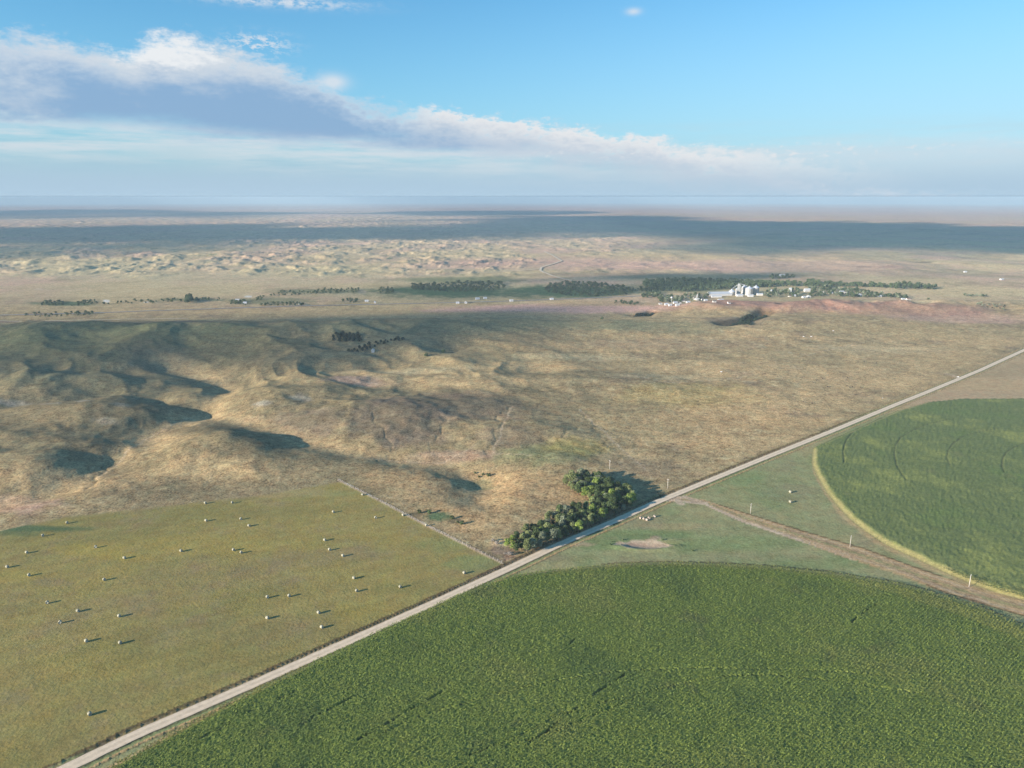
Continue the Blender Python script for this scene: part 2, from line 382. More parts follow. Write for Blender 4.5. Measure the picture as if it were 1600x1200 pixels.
M_LEAF_G = leaf_mat('grey_green_leaves', (0.165, 0.194, 0.126), (0.328, 0.358, 0.231))
M_TWIG = leaf_mat('bare_grey_twigs', (0.22, 0.19, 0.16), (0.38, 0.34, 0.30), trans=0.0)
M_FAR = leaf_mat('distant_tree_leaves', (0.056, 0.083, 0.040), (0.117, 0.152, 0.069))

# ------------------------------------------------------------------ land cover colour (albedo), per point of the ground
def S(c): # sRGB 0-255 -> linear
    return np.array([((v/255+0.055)/1.055)**2.4 if v/255 > 0.04045 else v/255/12.92 for v in c])
PAL = dict(hay=(152, 137, 84), hay2=(138, 128, 78), tan=(188, 160, 118), gold=(188, 155, 112), olive=(158, 140, 104), brown=(138, 118, 100), red=(160, 122, 106), pink=(200, 158, 142),
           green=(124, 138, 90), past=(148, 146, 104), dark=(108, 99, 76), cream=(200, 182, 142), soil=(196, 172, 146), white=(215, 208, 196), weed=(98, 80, 58), blue=(106, 112, 88), teal=(84, 104, 72), yel=(168, 148, 78))
PAL = {k: S(v) for k, v in PAL.items()}
PATCH = [  # photo x, y, rx, ry, colour, strength
    (300, 650, 45, 18, 'tan', .8), (250, 690, 60, 26, 'tan', .8), (120, 755, 120, 26, 'gold', .55), (30, 785, 60, 18, 'pink', .55), (350, 738, 130, 22, 'tan', .6), (440, 770, 90, 8, 'gold', .5),
    (470, 700, 110, 14, 'tan', .5), (640, 745, 90, 24, 'gold', .55), (760, 770, 95, 50, 'gold', .7), (745, 805, 60, 30, 'gold', .6), (820, 760, 90, 22, 'gold', .65), (880, 775, 50, 14, 'gold', .9), (700, 712, 100, 9, 'pink', .3),
    (650, 770, 50, 14, 'tan', .5), (850, 712, 90, 20, 'green', .4), (900, 700, 60, 16, 'yel', .4), (752, 748, 22, 11, 'teal', .9), (685, 808, 22, 8, 'teal', .9), (712, 815, 14, 5, 'dark', .9), (648, 803, 12, 4, 'dark', .8),
    (620, 660, 80, 38, 'brown', .9), (480, 668, 70, 22, 'brown', .7), (720, 640, 130, 28, 'brown', .65), (800, 690, 60, 18, 'brown', .5), (400, 612, 110, 30, 'olive', .5), (560, 600, 60, 10, 'pink', .5),
    (560, 585, 110, 9, 'tan', .8), (720, 600, 150, 13, 'tan', .55), (850, 575, 140, 9, 'tan', .6), (1000, 570, 100, 9, 'olive', .5), (950, 545, 170, 8, 'tan', .45), (1150, 575, 160, 16, 'tan', .4),
    (760, 560, 120, 14, 'olive', .5), (850, 625, 120, 18, 'dark', .35), (960, 590, 140, 10, 'dark', .35), (1080, 620, 130, 24, 'yel', .3), (1000, 650, 120, 30, 'olive', .5), (1120, 650, 110, 22, 'gold', .4),
    (1180, 690, 130, 22, 'tan', .5), (1240, 620, 120, 20, 'tan', .5), (1330, 590, 110, 22, 'tan', .55), (1450, 560, 130, 20, 'tan', .4), (1280, 560, 200, 16, 'olive', .4), (1060, 540, 160, 9, 'brown', .35),
    (1100, 690, 60, 14, 'gold', .4), (1000, 730, 70, 18, 'brown', .35), (980, 715, 60, 12, 'tan', .4), (1420, 520, 200, 10, 'olive', .5), (1500, 500, 120, 9, 'pink', .5), (1550, 535, 90, 9, 'tan', .4),
    (1230, 483, 160, 11, 'red', .9), (1420, 490, 130, 9, 'red', .7), (1080, 485, 110, 7, 'red', .4), (1380, 477, 120, 3, 'cream', .6), (850, 483, 230, 9, 'pink', .9), (600, 492, 160, 7, 'tan', .7), (150, 512, 200, 6, 'red', .7),
    (930, 475, 100, 5, 'gold', .5), (760, 490, 180, 4, 'gold', .6), (330, 486, 200, 5, 'tan', .5), (400, 500, 200, 6, 'tan', .5), (1150, 508, 60, 8, 'brown', .6), (900, 515, 200, 9, 'blue', .5), (600, 525, 300, 12, 'blue', .6), (1030, 520, 120, 8, 'blue', .5),
    (200, 540, 260, 26, 'teal', .55), (420, 545, 160, 26, 'dark', .45), (60, 560, 120, 24, 'teal', .4), (250, 560, 60, 16, 'brown', .4), (100, 600, 160, 22, 'blue', .5), (200, 635, 70, 18, 'dark', .5), (60, 720, 90, 26, 'olive', .4),
    (400, 705, 70, 26, 'dark', .55), (340, 700, 40, 22, 'olive', .5), (240, 770, 100, 16, 'dark', .35), (130, 635, 14, 4, 'white', .5), (80, 640, 18, 3, 'white', .35), (410, 640, 16, 4, 'white', .4), (470, 632, 18, 5, 'white', .35), (500, 655, 26, 6, 'soil', .35),
    (190, 645, 14, 4, 'white', .3), (165, 666, 20, 4, 'white', .25), (20, 632, 30, 4, 'white', .4), (385, 655, 30, 5, 'soil', .3),
    (166, 470, 5, 2.2, 'white', 1.6), (228, 472, 4, 1.2, 'white', .9), (388, 463, 6, 1.8, 'white', 1.3), (566, 456, 7, 3.5, 'soil', 1.6), (62, 452, 8, 2, 'soil', .8), (320, 470, 8, 2, 'soil', .6),
    (100, 474, 50, 4, 'teal', .9), (300, 468, 60, 3, 'teal', .6), (420, 470, 80, 6, 'teal', .6), (500, 455, 90, 4, 'teal', .55), (700, 455, 130, 11, 'teal', 1), (880, 455, 120, 12, 'teal', 1), (1050, 450, 120, 9, 'teal', .6), (720, 437, 130, 6, 'teal', .7),
    (1100, 432, 160, 4, 'blue', .5), (950, 428, 150, 4, 'brown', .5), (1390, 418, 22, 1.6, 'dark', .9), (1352, 417, 18, 1.2, 'dark', .8), (1440, 409, 20, 1.6, 'dark', .8),  # thin dark streaks paint hill shadows onto the far plain
    (250, 420, 500, 18, 'cream', .45), (400, 435, 250, 12, 'cream', .3), (900, 410, 300, 12, 'pink', .4), (1200, 415, 300, 12, 'pink', .5), (1150, 400, 250, 8, 'tan', .4),
    (1230, 770, 50, 16, 'brown', .25), (1150, 745, 60, 14, 'green', .6), (1110, 800, 60, 12, 'tan', .2), (1000, 835, 100, 8, 'green', .8), (960, 850, 70, 12, 'green', .8), (1150, 850, 120, 14, 'green', .6), (1300, 880, 120, 10, 'green', .5),
    (1200, 870, 160, 9, 'brown', .15), (850, 870, 40, 8, 'brown', .4), (900, 850, 30, 5, 'pink', .4), (1340, 870, 50, 8, 'green', .5), (1024, 840, 10, 4, 'pink', .6), (1060, 822, 60, 6, 'tan', .3),
    (1500, 600, 160, 14, 'tan', .5), (1550, 580, 100, 12, 'olive', .4), (1400, 640, 60, 6, 'tan', .4),
    (60, 826, 70, 6, 'teal', .9), (20, 832, 40, 6, 'teal', .6), (140, 860, 60, 12, 'yel', .6), (190, 870, 40, 8, 'yel', .6), (330, 850, 160, 18, 'yel', .4), (400, 800, 120, 14, 'hay2', .5), (740, 880, 50, 14, 'green', .5), (640, 920, 60, 12, 'hay2', .6),
    (80, 910, 30, 8, 'brown', .35), (240, 926, 16, 6, 'dark', .35), (200, 1080, 90, 18, 'hay2', .5), (40, 1190, 120, 30, 'hay2', .5), (600, 840, 60, 12, 'yel', .25), (700, 850, 50, 16, 'green', .3), (480, 770, 90, 8, 'green', .3),
    (20, 900, 40, 14, 'yel', .4), (150, 1040, 100, 24, 'yel', .25), (400, 980, 160, 30, 'brown', .12), (130, 1180, 30, 10, 'green', .3), (300, 900, 200, 20, 'brown', .12),
    (785, 860, 22, 9, 'brown', .9), (800, 872, 20, 6, 'red', .5), (775, 850, 10, 5, 'soil', .4), (1010, 840, 60, 6, 'teal', .3), (1040, 800, 30, 6, 'green', .4),
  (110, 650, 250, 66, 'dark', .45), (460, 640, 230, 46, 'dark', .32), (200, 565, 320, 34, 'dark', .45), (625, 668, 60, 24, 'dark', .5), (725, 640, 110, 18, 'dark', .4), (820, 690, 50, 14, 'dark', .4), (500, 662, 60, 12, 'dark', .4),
  (300, 650, 45, 14, 'tan', .6), (240, 690, 45, 16, 'tan', .6), (110, 752, 110, 16, 'tan', .5), (900, 560, 120, 6, 'cream', .35), (1020, 590, 90, 6, 'cream', .3), (1200, 660, 120, 12, 'gold', .35), (960, 640, 80, 10, 'dark', .3), (1090, 560, 80, 7, 'dark', .3), (1380, 545, 120, 7, 'cream', .3), (640, 582, 110, 5, 'cream', .45)]

def landcover(x, y, z):
    n = len(x); r = np.hypot(x, y)
    s = (x-R0[0])*RN[0]+(y-R0[1])*RN[1]; t = (x-R0[0])*RD[0]+(y-R0[1])*RD[1]
    n1 = fbm(x, y, 150, 101, 5, 0.6); n2 = fbm(x, y, 60, 111, 4, 0.6); n3 = fbm(x, y, 420, 121, 4); n4 = fbm(x, y, 22, 131, 3, 0.6); n5 = fbm(x, y, 9, 141, 3, 0.6)
    n6 = fbm(x, y, 1900, 151, 5, 0.6)
    def mix(c, k, w): w = np.clip(w, 0, 1)[:, None]; return c*(1-w)+PAL[k]*w
    c = np.tile(PAL['olive']*0.6+PAL['tan']*0.4, (n, 1)).astype(np.float64)
    c = mix(c, 'tan', sst(0.05, 0.5, n1+0.4*n4)*0.8)
    c = mix(c, 'brown', sst(0.05, 0.5, -n2+0.5*n3)*0.6)
    c = mix(c, 'dark', sst(0.12, 0.55, -n1-0.5*n4)*0.5)
    c = mix(c, 'gold', sst(0.18, 0.5, n4+0.5*n2)*0.35)
    n7 = fbm(x, y, 34, 161, 5, 0.72); n8 = ridged(x+20*n2, y, 75, 171, 4)
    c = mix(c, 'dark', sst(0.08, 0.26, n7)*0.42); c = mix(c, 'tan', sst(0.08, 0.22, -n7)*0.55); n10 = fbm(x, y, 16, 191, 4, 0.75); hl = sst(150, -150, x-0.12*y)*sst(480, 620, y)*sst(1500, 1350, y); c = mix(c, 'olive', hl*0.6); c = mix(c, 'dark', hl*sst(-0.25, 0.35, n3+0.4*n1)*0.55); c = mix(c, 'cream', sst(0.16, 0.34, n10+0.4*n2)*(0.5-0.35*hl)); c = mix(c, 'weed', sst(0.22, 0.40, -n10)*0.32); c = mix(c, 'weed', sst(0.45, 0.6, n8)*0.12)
    amt = np.full(n, 0.95)
    # distance classes
    mid = sst(1500, 1900, y)
    c2 = np.tile(PAL['tan']*0.55+PAL['cream']*0.45, (n, 1)); c2 = mix(c2, 'pink', sst(-0.2, 0.4, n3)*0.6); c2 = mix(c2, 'olive', sst(0.0, 0.5, -n1+0.3*n3)*0.7)
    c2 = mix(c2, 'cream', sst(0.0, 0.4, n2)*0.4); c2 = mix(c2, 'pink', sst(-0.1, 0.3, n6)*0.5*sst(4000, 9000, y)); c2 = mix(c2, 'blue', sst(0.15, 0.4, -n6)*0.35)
    c = c*(1-mid[:, None])+c2*mid[:, None]
    n9 = fbm(x, y*1.0, 240, 181, 6, 0.75); c = mix(c, 'dark', mid*sst(0.12, 0.3, n9)*0.35); c = mix(c, 'cream', mid*sst(0.12, 0.3, -n9)*0.4)
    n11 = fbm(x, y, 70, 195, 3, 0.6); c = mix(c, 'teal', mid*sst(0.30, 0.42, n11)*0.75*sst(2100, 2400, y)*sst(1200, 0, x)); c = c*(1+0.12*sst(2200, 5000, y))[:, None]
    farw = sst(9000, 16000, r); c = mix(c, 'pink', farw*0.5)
    c = c*(1-0.25*(sst(2000, 6000, y))[:, None]*0)
    # pasture to the right of the road
    pw = ((s < -3) & (y < 1600)).astype(float)*sst(1300, 900, t+0*s)
    cp = np.tile(PAL['past'], (n, 1)); cp = mix(cp, 'green', sst(0, 0.4, n2)*0.6); cp = mix(cp, 'brown', sst(0.1, 0.5, -n2+0.4*n4)*0.35); cp = mix(cp, 'tan', sst(0.1, 0.5, n1)*0.45); cp = mix(cp, 'tan', sst(520, 640, t)*0.6); cp = mix(cp, 'pink', sst(520, 640, t)*0.3)
    c = c*(1-pw[:, None])+cp*pw[:, None]; amt = np.where(pw > 0.5, 0.45, amt)
    # hay field
    hay = inpoly(x, y, HAY)
    ch = np.tile(PAL['hay'], (n, 1)); ch = mix(ch, 'hay2', sst(0, 0.4, n1+0.4*n2)*0.8); ch = mix(ch, 'brown', sst(0.05, 0.5, -n2)*0.35); ch = mix(ch, 'yel', sst(0.1, 0.5, n2-0.3*n4)*0.4)
    sw = (perlin(t/30.0, (s+0.25*t)/2.6, 300))*0.10+(perlin(t/90.0, (s+0.25*t)/7.0, 301))*0.10
    ch = ch*(1+sw[:, None]+0.10*n7[:, None]); ch = mix(ch, 'brown', sst(0.12, 0.35, n7)*0.25); ch = mix(ch, 'yel', sst(0.12, 0.35, -n7)*0.25)
    c[hay] = ch[hay]; amt[hay] = 0.30
    # hay field's weedy rim
    dt = dpoly(x, y, HAYTOP, 14); c = mix(c, 'olive', (1-sst(0, 6, dt+3*n5))*0.5)
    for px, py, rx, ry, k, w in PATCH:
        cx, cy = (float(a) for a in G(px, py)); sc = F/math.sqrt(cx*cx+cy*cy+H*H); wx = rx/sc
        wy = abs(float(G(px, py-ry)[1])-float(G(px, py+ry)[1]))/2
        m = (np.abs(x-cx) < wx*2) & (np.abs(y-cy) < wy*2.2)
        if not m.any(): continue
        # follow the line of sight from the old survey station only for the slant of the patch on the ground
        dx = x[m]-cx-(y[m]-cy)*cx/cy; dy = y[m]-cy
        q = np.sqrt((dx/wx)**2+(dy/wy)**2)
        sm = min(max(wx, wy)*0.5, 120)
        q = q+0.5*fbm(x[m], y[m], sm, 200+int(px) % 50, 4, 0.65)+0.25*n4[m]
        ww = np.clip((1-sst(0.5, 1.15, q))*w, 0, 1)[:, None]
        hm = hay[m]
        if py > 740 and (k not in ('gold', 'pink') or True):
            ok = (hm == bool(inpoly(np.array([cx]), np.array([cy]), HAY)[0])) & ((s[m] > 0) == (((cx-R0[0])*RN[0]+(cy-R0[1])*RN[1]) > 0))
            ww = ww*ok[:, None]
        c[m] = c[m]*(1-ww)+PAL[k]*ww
    # valleys: dry grass in the draws; darker colour along the gullies and canyons
    for P, w, d in VALLEYS[:2]:
        dd = dpoly(x, y, P, w*1.2); c = mix(c, 'tan', (1-sst(w*0.15, w*0.9, dd+10*n4))*0.55*(~hay))
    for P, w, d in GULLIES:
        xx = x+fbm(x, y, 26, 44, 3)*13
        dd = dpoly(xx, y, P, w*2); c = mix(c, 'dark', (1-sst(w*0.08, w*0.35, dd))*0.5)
    for P, w in ((GP([(1195, 492), (1180, 500), (1165, 507), (1130, 514)]), 24), (GP([(1018, 488), (1005, 494), (990, 494)]), 16)):
        dd = dpoly(x, y, P, w*2); c = mix(c, 'weed', (1-sst(w*0.6, w*1.1, dd+8*n4))*0.8); 
    # road side strips
    dr = dpoly(x, y, ROAD, 24); ss = np.where(s > 0, dr, -dr); lim = dr < 23
    def strip(a, b, k, w, wob=0.8):
        nonlocal c
        e = ss+wob*n5*1.2
        c = mix(c, k, (lim & (e > a) & (e < b))*w)
    strip(3, 5.2, 'brown', .7); strip(3.6, 4.6, 'yel', .35); strip(5.1, 7.4, 'weed', .8, 1.1); strip(7.4, 8.6, 'hay2', .5)
    strip(-6.4, -3, 'green', .5); strip(-4.3, -3.1, 'weed', .6, .9); strip(-7.9, -6.3, 'gold', .9, .6); strip(-8.6, -7.7, 'weed', .5, .7)
    # old grade / two-track across the pasture
    tr = inpoly(x, y, TRACK)
    du = dpoly(x, y, TRACK_U, 30); dl = dpoly(x, y, TRACK_L, 30); fr = du/(du+dl+1e-6)
    st = perlin(fr*9, (x*0.02), 400)+0.4*n5
    ct = np.tile(PAL['tan'], (n, 1)); ct = mix(ct, 'red', sst(-0.1, 0.3, st)*0.25); ct = mix(ct, 'brown', sst(0.0, 0.4, -st)*0.5); ct = mix(ct, 'soil', (np.abs(fr-0.22) < 0.05)*0.5+(np.abs(fr-0.82) < 0.05)*0.5); ct = mix(ct, 'green', ((fr > 0.45) & (fr < 0.6))*0.45)
    c[tr] = ct[tr]*0.95; amt[tr] = 0.6
    c = mix(c, 'weed', (1-sst(0.5, 1.2, du+0.8*n5))*0.85*(x > 165)); c = mix(c, 'gold', (np.abs(du-2.2) < 0.9)*tr*0.7); c = mix(c, 'soil', (np.abs(dl-0.6) < 1.3)*(x < 235)*0.95); c = mix(c, 'gold', (np.abs(dl-1.0) < 0.8)*(x > 210)*0.6)
    c = mix(c, 'weed', (1-sst(0.6, 1.4, dl+0.8*n5))*0.8*(x > 265))
    # corn margins
    inA = inpoly(x, y, CORN_A); inB = inpoly(x, y, CORN_B)
    dA = dpoly(x, y, CORN_A, 26); dB = dpoly(x, y, CORN_B, 26)
    wA = 3.2+9*np.exp(-((t-215)/50.0)**2)
    wA = wA*0.7; c = mix(c, 'tan', (~inA)*(s < -12)*(1-sst(wA*0.5, wA, dA+3*n5))*0.7*(t < 330)); c = mix(c, 'yel', (~inA)*(1-sst(wA*0.3, wA*0.6, dA))*0.1)
    c = mix(c, 'tan', (~inB)*(s < -12)*(1-sst(1.5, 3.2, dB+n5))*0.8); c = mix(c, 'weed', (~inB)*(s < -15)*(np.abs(dB-4.2+0.6*n5) < 0.8)*(x > 60)*0.85)
    # field fence strip
    df = dpoly(x, y, FENCE, 14); c = mix(c, 'weed', ((df > 1.0) & (df < 2.6+2*n5))*(~hay)*0.5); c = mix(c, 'soil', (df < 1.0)*0.9)
    # blowout
    q = np.sqrt(((x-96)/19)**2+((y-471)/9)**2)+0.5*n4+0.3*n5
    c = mix(c, 'soil', (1-sst(0.75, 1.0, q))*0.95*(y < 520)); c = mix(c, 'red', (1-sst(0.3, 0.6, q+0.3*n5))*0.4*(y < 520))
    # scuffed turn-off
    q = np.hypot((x-R0[0])-148, (y-555)*1.0)
    TO = GP([(1064, 787), (1056, 781), (1045, 781), (1056, 778), (1070, 776.5), (1100, 786)]); c = mix(c, 'soil', (1-sst(2.0, 4.0, dpoly(x, y, TO, 14)+n5))*0.9)
    TO = GP([(1478, 584), (1490, 587), (1500, 592)]); c = mix(c, 'soil', (1-sst(2.0, 4.0, dpoly(x, y, TO, 14)+n5))*0.7)
    # cattle paths and faint tracks
    for P in ([(830, 718), (770, 712), (800, 640)], [(905, 640), (960, 690), (1010, 735)], [(0, 632), (130, 630), (210, 622)], [(740, 700), (690, 718), (560, 712)], [(300, 640), (230, 680), (150, 745)],
              [(1100, 560), (1180, 545), (1260, 556), (1330, 540)], [(980, 590), (1050, 600), (1160, 590)]):
        c = mix(c, 'soil', (1-sst(0.8, 1.8, dpoly(x+4*n4, y+4*n2, GP(P), 6)))*0.35*(~hay))
    wl = 0.12*sst(560, 700, y)*sst(-150, 50, x-0.05*y)*(s > 10); c = c*(1+wl[:, None]*np.array([1.15, 0.95, 0.8]))
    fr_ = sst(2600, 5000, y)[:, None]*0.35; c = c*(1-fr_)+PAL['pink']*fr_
    amt = np.where(y > 1500, 0.9, amt)
    g = sst(0.55, 0.75, c[:, 0]/np.maximum(c[:, 0]+c[:, 2]*1.8, 1e-6))*(~hay)*(s > 6)*(y < 1000)
    amt = np.clip(amt+0.35*g, 0, 1.15)
    c = c*(1+0.10*n4+0.08*n5)[:, None]
    return np.c_[np.clip(c, 0.01, 0.9), amt]

# ------------------------------------------------------------------ the ground sheet: one polar grid out to the horizon
def grid_axes():
    rr = [4.0]
    while rr[-1] < 190: rr.append(rr[-1]*1.12)
    while rr[-1] < 95000:
        r = rr[-1]; d = math.hypot(r, H)
        px = r*r/(H*723)*1.0*(1+(H/r)**2)
        rr.append(r+min(px, r*0.0062))
    th = [0.0]; a = 0.0
    while a < 43: a += 0.0585; th.append(a)
    st = 0.07
    while a < 180: st = min(st*1.09, 6); a += st; th.append(min(a, 180))
    th = np.array(th); th = np.r_[-th[::-1][:-1], th]; th = th[1:]      # -180 == 180
    return np.array(rr), np.radians(th)
rr, th = grid_axes(); NR, NT = len(rr), len(th)
print('ground grid', NR, NT, NR*NT)
RRm, THm = np.meshgrid(rr, th, indexing='ij')
GX = (RRm*np.sin(THm)).ravel(); GY = (RRm*np.cos(THm)).ravel()
GZ = height(GX, GY)
GCOL = landcover(GX, GY, GZ)
_lr = rr; _ZG = GZ.reshape(NR, NT)
def hgrid(x, y):
    """height of the built ground mesh"""
    x = np.asarray(x, float); y = np.asarray(y, float); r = np.hypot(x, y); a = np.arctan2(x, y)
    i = np.clip(np.searchsorted(rr, r)-1, 0, NR-2); j = np.clip(np.searchsorted(th, a)-1, 0, NT-2)
    u = np.clip((r-rr[i])/(rr[i+1]-rr[i]), 0, 1); v = np.clip((a-th[j])/(th[j+1]-th[j]), 0, 1)
    return (_ZG[i, j]*(1-u)+_ZG[i+1, j]*u)*(1-v)+(_ZG[i, j+1]*(1-u)+_ZG[i+1, j+1]*u)*v
ii = np.arange(NR-1)[:, None]*NT; jj = np.arange(NT)[None, :]; j2 = (jj+1) % NT
FQ = np.stack([ii+jj, ii+NT+jj, ii+NT+j2, ii+j2], -1).reshape(-1, 4)
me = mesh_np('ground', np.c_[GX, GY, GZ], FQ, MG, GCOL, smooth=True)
tag(link('ground', me), kind='structure')
# close the small hole under the camera
V = [(0, 0, float(GZ[:NT].mean()))]+[(GX[k], GY[k], GZ[k]) for k in range(NT)]
me = bpy.data.meshes.new('ground_cap'); me.from_pydata(V, [], [(0, 1+(k+1) % NT, 1+k) for k in range(NT)]); me.materials.append(plain('dry_turf', tuple(PAL['hay'])))
tag(link('ground_cap', me), kind='structure')

# ------------------------------------------------------------------ corn
M_CORNTOP = None
def corn_mat():
    m, nt, b = newmat('corn_canopy')
    a = N(nt, 'ShaderNodeVertexColor'); a.layer_name = 'Col'
    geo = N(nt, 'ShaderNodeNewGeometry'); P = geo.outputs['Position']
    n1 = remap(nt, noise(nt, P, 1.1, 2, 0.6), 0.3, 0.7, 0.72, 1.26); n2 = remap(nt, noise(nt, P, 0.3, 3, 0.6), 0.3, 0.7, 0.85, 1.15)
    v = N(nt, 'ShaderNodeVectorMath', operation='SCALE'); nt.links.new(a.outputs['Color'], v.inputs[0]); nt.links.new(math_(nt, 'MULTIPLY', n1, n2), v.inputs['Scale'])
    nt.links.new(v.outputs[0], b.inputs['Base Color']); b.inputs['Roughness'].default_value = 0.8
    return m
MCC = corn_mat()
def corncolor(x, y, which):
    n1 = fbm(x, y, 70, 501, 4, 0.6); n2 = fbm(x, y, 16, 511, 3); n3 = fbm(x, y, 30, 521, 3)
    base = S((132, 145, 68)) if which == 'B' else S((110, 119, 68))
    yel = S((148, 150, 80)); dk = S((104, 122, 62)); br = S((128, 122, 76))
    w = sst(0.0, 0.5, n1+0.3*n2)[:, None]*0.6; c = base*(1-w)+yel*w
    w = sst(0.05, 0.5, -n1+0.4*n3)[:, None]*0.6; c = c*(1-w)+dk*w
    w = sst(0.3, 0.6, n3-0.3*n2)[:, None]*0.4; c = c*(1-w)+br*w
    edge = dpoly(x, y, CORN_B if which == 'B' else CORN_A, 22)
    s = (x-R0[0])*RN[0]+(y-R0[1])*RN[1]
    if which == 'B':
        rt = sst(190, 260, x); w = ((1-sst(4+12*rt, 8+14*rt, edge+3*n2))*0.55*(s < -25))[:, None]; c = c*(1-w)+S((160, 156, 84))*w
        w = ((1-sst(1, 4, edge+2*n2))*0.6*(s > -25)*(y < 330))[:, None]; c = c*(1-w)+S((150, 132, 80))*w
    else:
        rt = sst(180, 230, x)*sst(520, 440, y); w = ((1-sst(2+12*rt, 4+14*rt, edge+3*n2))*0.12)[:, None]*(s < -25)[:, None]; c = c*(1-w)+S((150, 148, 96))*w
        w = (sst(640, 700, y)*0.3*sst(0.0, 0.4, n1+0.3*n3))[:, None]; c = c*(1-w)+S((158, 156, 80))*w
    return c
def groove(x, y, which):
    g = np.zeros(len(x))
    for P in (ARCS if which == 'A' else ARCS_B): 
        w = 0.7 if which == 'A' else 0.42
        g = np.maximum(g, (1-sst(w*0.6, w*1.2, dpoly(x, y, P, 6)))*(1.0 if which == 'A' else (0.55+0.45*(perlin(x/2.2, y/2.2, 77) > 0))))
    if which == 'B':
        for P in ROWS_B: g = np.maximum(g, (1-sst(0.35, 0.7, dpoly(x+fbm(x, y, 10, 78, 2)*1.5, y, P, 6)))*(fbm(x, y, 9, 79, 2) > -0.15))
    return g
FV = FQ
def canopy(name, poly, which, label):
    ins = inpoly(GX, GY, poly)
    keep = (ins[FV].any(1)) & (np.abs(THm.ravel()[FV[:, 0]]) < R(60)) & (RRm.ravel()[FV[:, 0]] > 150)
    fs = FV[keep]; idx, inv = np.unique(fs, return_inverse=True); fs = inv.reshape(fs.shape)
    x = GX[idx]; y = GY[idx]; z = GZ[idx].copy(); i_ = ins[idx]
    top = (1.75 if which == 'B' else 2.1)+(0.25*perlin(x/1.6, y/1.6, 601)+0.22*perlin(x/0.9, y/0.9, 602)+0.3*fbm(x, y, 14, 603, 2)) + (which == 'A')*0.35*perlin(x/3.1, y/3.1, 604)
    z = z+np.where(i_, top*sst(0, 4.5, dpoly(x, y, poly, 6))*(1-(0.22 if which == 'A' else 1.0)*groove(x, y, which)), 0.0)
    c = corncolor(x, y, which)
    if which == 'B': c = c*0.86
    if which == 'A': w = ((1-sst(1.5, 5.5, dpoly(x, y, poly, 8)+2*fbm(x, y, 9, 512, 2)))*0.55*(((x-R0[0])*RN[0]+(y-R0[1])*RN[1]) < -20))[:, None]; c = c*(1-w)+S((168, 150, 104))*w
    g_ = groove(x, y, which)[:, None]*(0.45 if which == 'A' else 0.8); c = c*(1-g_)+S((72, 68, 48))*g_  # shade down in the wheel-track and row gaps, painted dark brown
    me = mesh_np(name, np.c_[x, y, z], fs, MCC, np.c_[c, np.ones(len(x))], smooth=(which == 'A'))
    return tag(link(name, me), label, 'corn field', kind='stuff')
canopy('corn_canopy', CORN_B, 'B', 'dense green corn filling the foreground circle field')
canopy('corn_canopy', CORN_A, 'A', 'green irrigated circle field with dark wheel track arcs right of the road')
# individual corn leaves of the near circle
def corn_plants(poly, which, rmax, step_row, step_in, hgt, nl):
    lo = np.array([poly[:, 0].min(), max(poly[:, 1].min(), 200)]); hi = poly.max(0)
    lo[0] = max(lo[0], -330); hi[0] = min(hi[0], 460)
    # rows run parallel to the road
    c4 = np.array([[a, b] for a in (lo[0], hi[0]) for b in (lo[1], hi[1])])
    t = (c4-R0)@RD; s = (c4-R0)@RN
    ts = np.arange(t.min(), t.max(), step_in); sv = np.arange(s.min(), s.max(), step_row)
    T, Sx = np.meshgrid(ts, sv); T = T.ravel()+rng.uniform(-.5, .5, T.size)*step_in; Sx = Sx.ravel()+rng.uniform(-.12, .12, Sx.size)*step_row
    x = R0[0]+T*RD[0]+Sx*RN[0]; y = R0[1]+T*RD[1]+Sx*RN[1]
    m = (np.abs(np.arctan2(x, y)) < R(44)) & (np.hypot(x, y) < rmax) & (y > 225)
    x = x[m]; y = y[m]; m = inpoly(x, y, poly); x = x[m]; y = y[m]
    m = (groove(x, y, which) < 0.5) & (fbm(x, y, 6, 88, 2) > -0.62); x = x[m]; y = y[m]
    z = hgrid(x, y)*1.0
    # nothing of the road banks under corn
    col = corncolor(x, y, which)
    n = len(x); print('corn clumps', which, n)
    hh = hgt*(1+0.12*rng.standard_normal(n)+0.10*fbm(x, y, 12, 90, 2))
    Vs = []; Cs = []
    for k in range(nl):
        yaw = rng.uniform(0, 2*pi, n); L = rng.uniform(0.55, 1.0, n); W = rng.uniform(0.14, 0.26, n); up = rng.uniform(-0.35, 0.55, n)*L
        zb = z+hh*rng.uniform(0.62, 0.98, n)
        dx = np.cos(yaw); dy = np.sin(yaw)
        ox = rng.uniform(-.3, .3, n); oy = rng.uniform(-.3, .3, n)
        a = np.c_[x+ox-dy*W, y+oy+dx*W, zb]; b = np.c_[x+ox+dy*W, y+oy-dx*W, zb]
        c2 = np.c_[x+ox+dx*L+dy*W*.5, y+oy+dy*L-dx*W*.5, zb+up]; d2 = np.c_[x+ox+dx*L-dy*W*.5, y+oy+dy*L+dx*W*.5, zb+up]
        Vs.append(np.stack([a, b, c2, d2], 1)); sh = (rng.uniform(0.80, 1.22, n))[:, None]
        Cs.append(np.repeat((col*sh)[:, None, :], 4, 1))
    V = np.concatenate(Vs).reshape(-1, 3); Cc = np.concatenate(Cs).reshape(-1, 3)
    Fc = np.arange(len(V)).reshape(-1, 4)
    return V, Fc, np.c_[Cc, np.ones(len(Cc))]
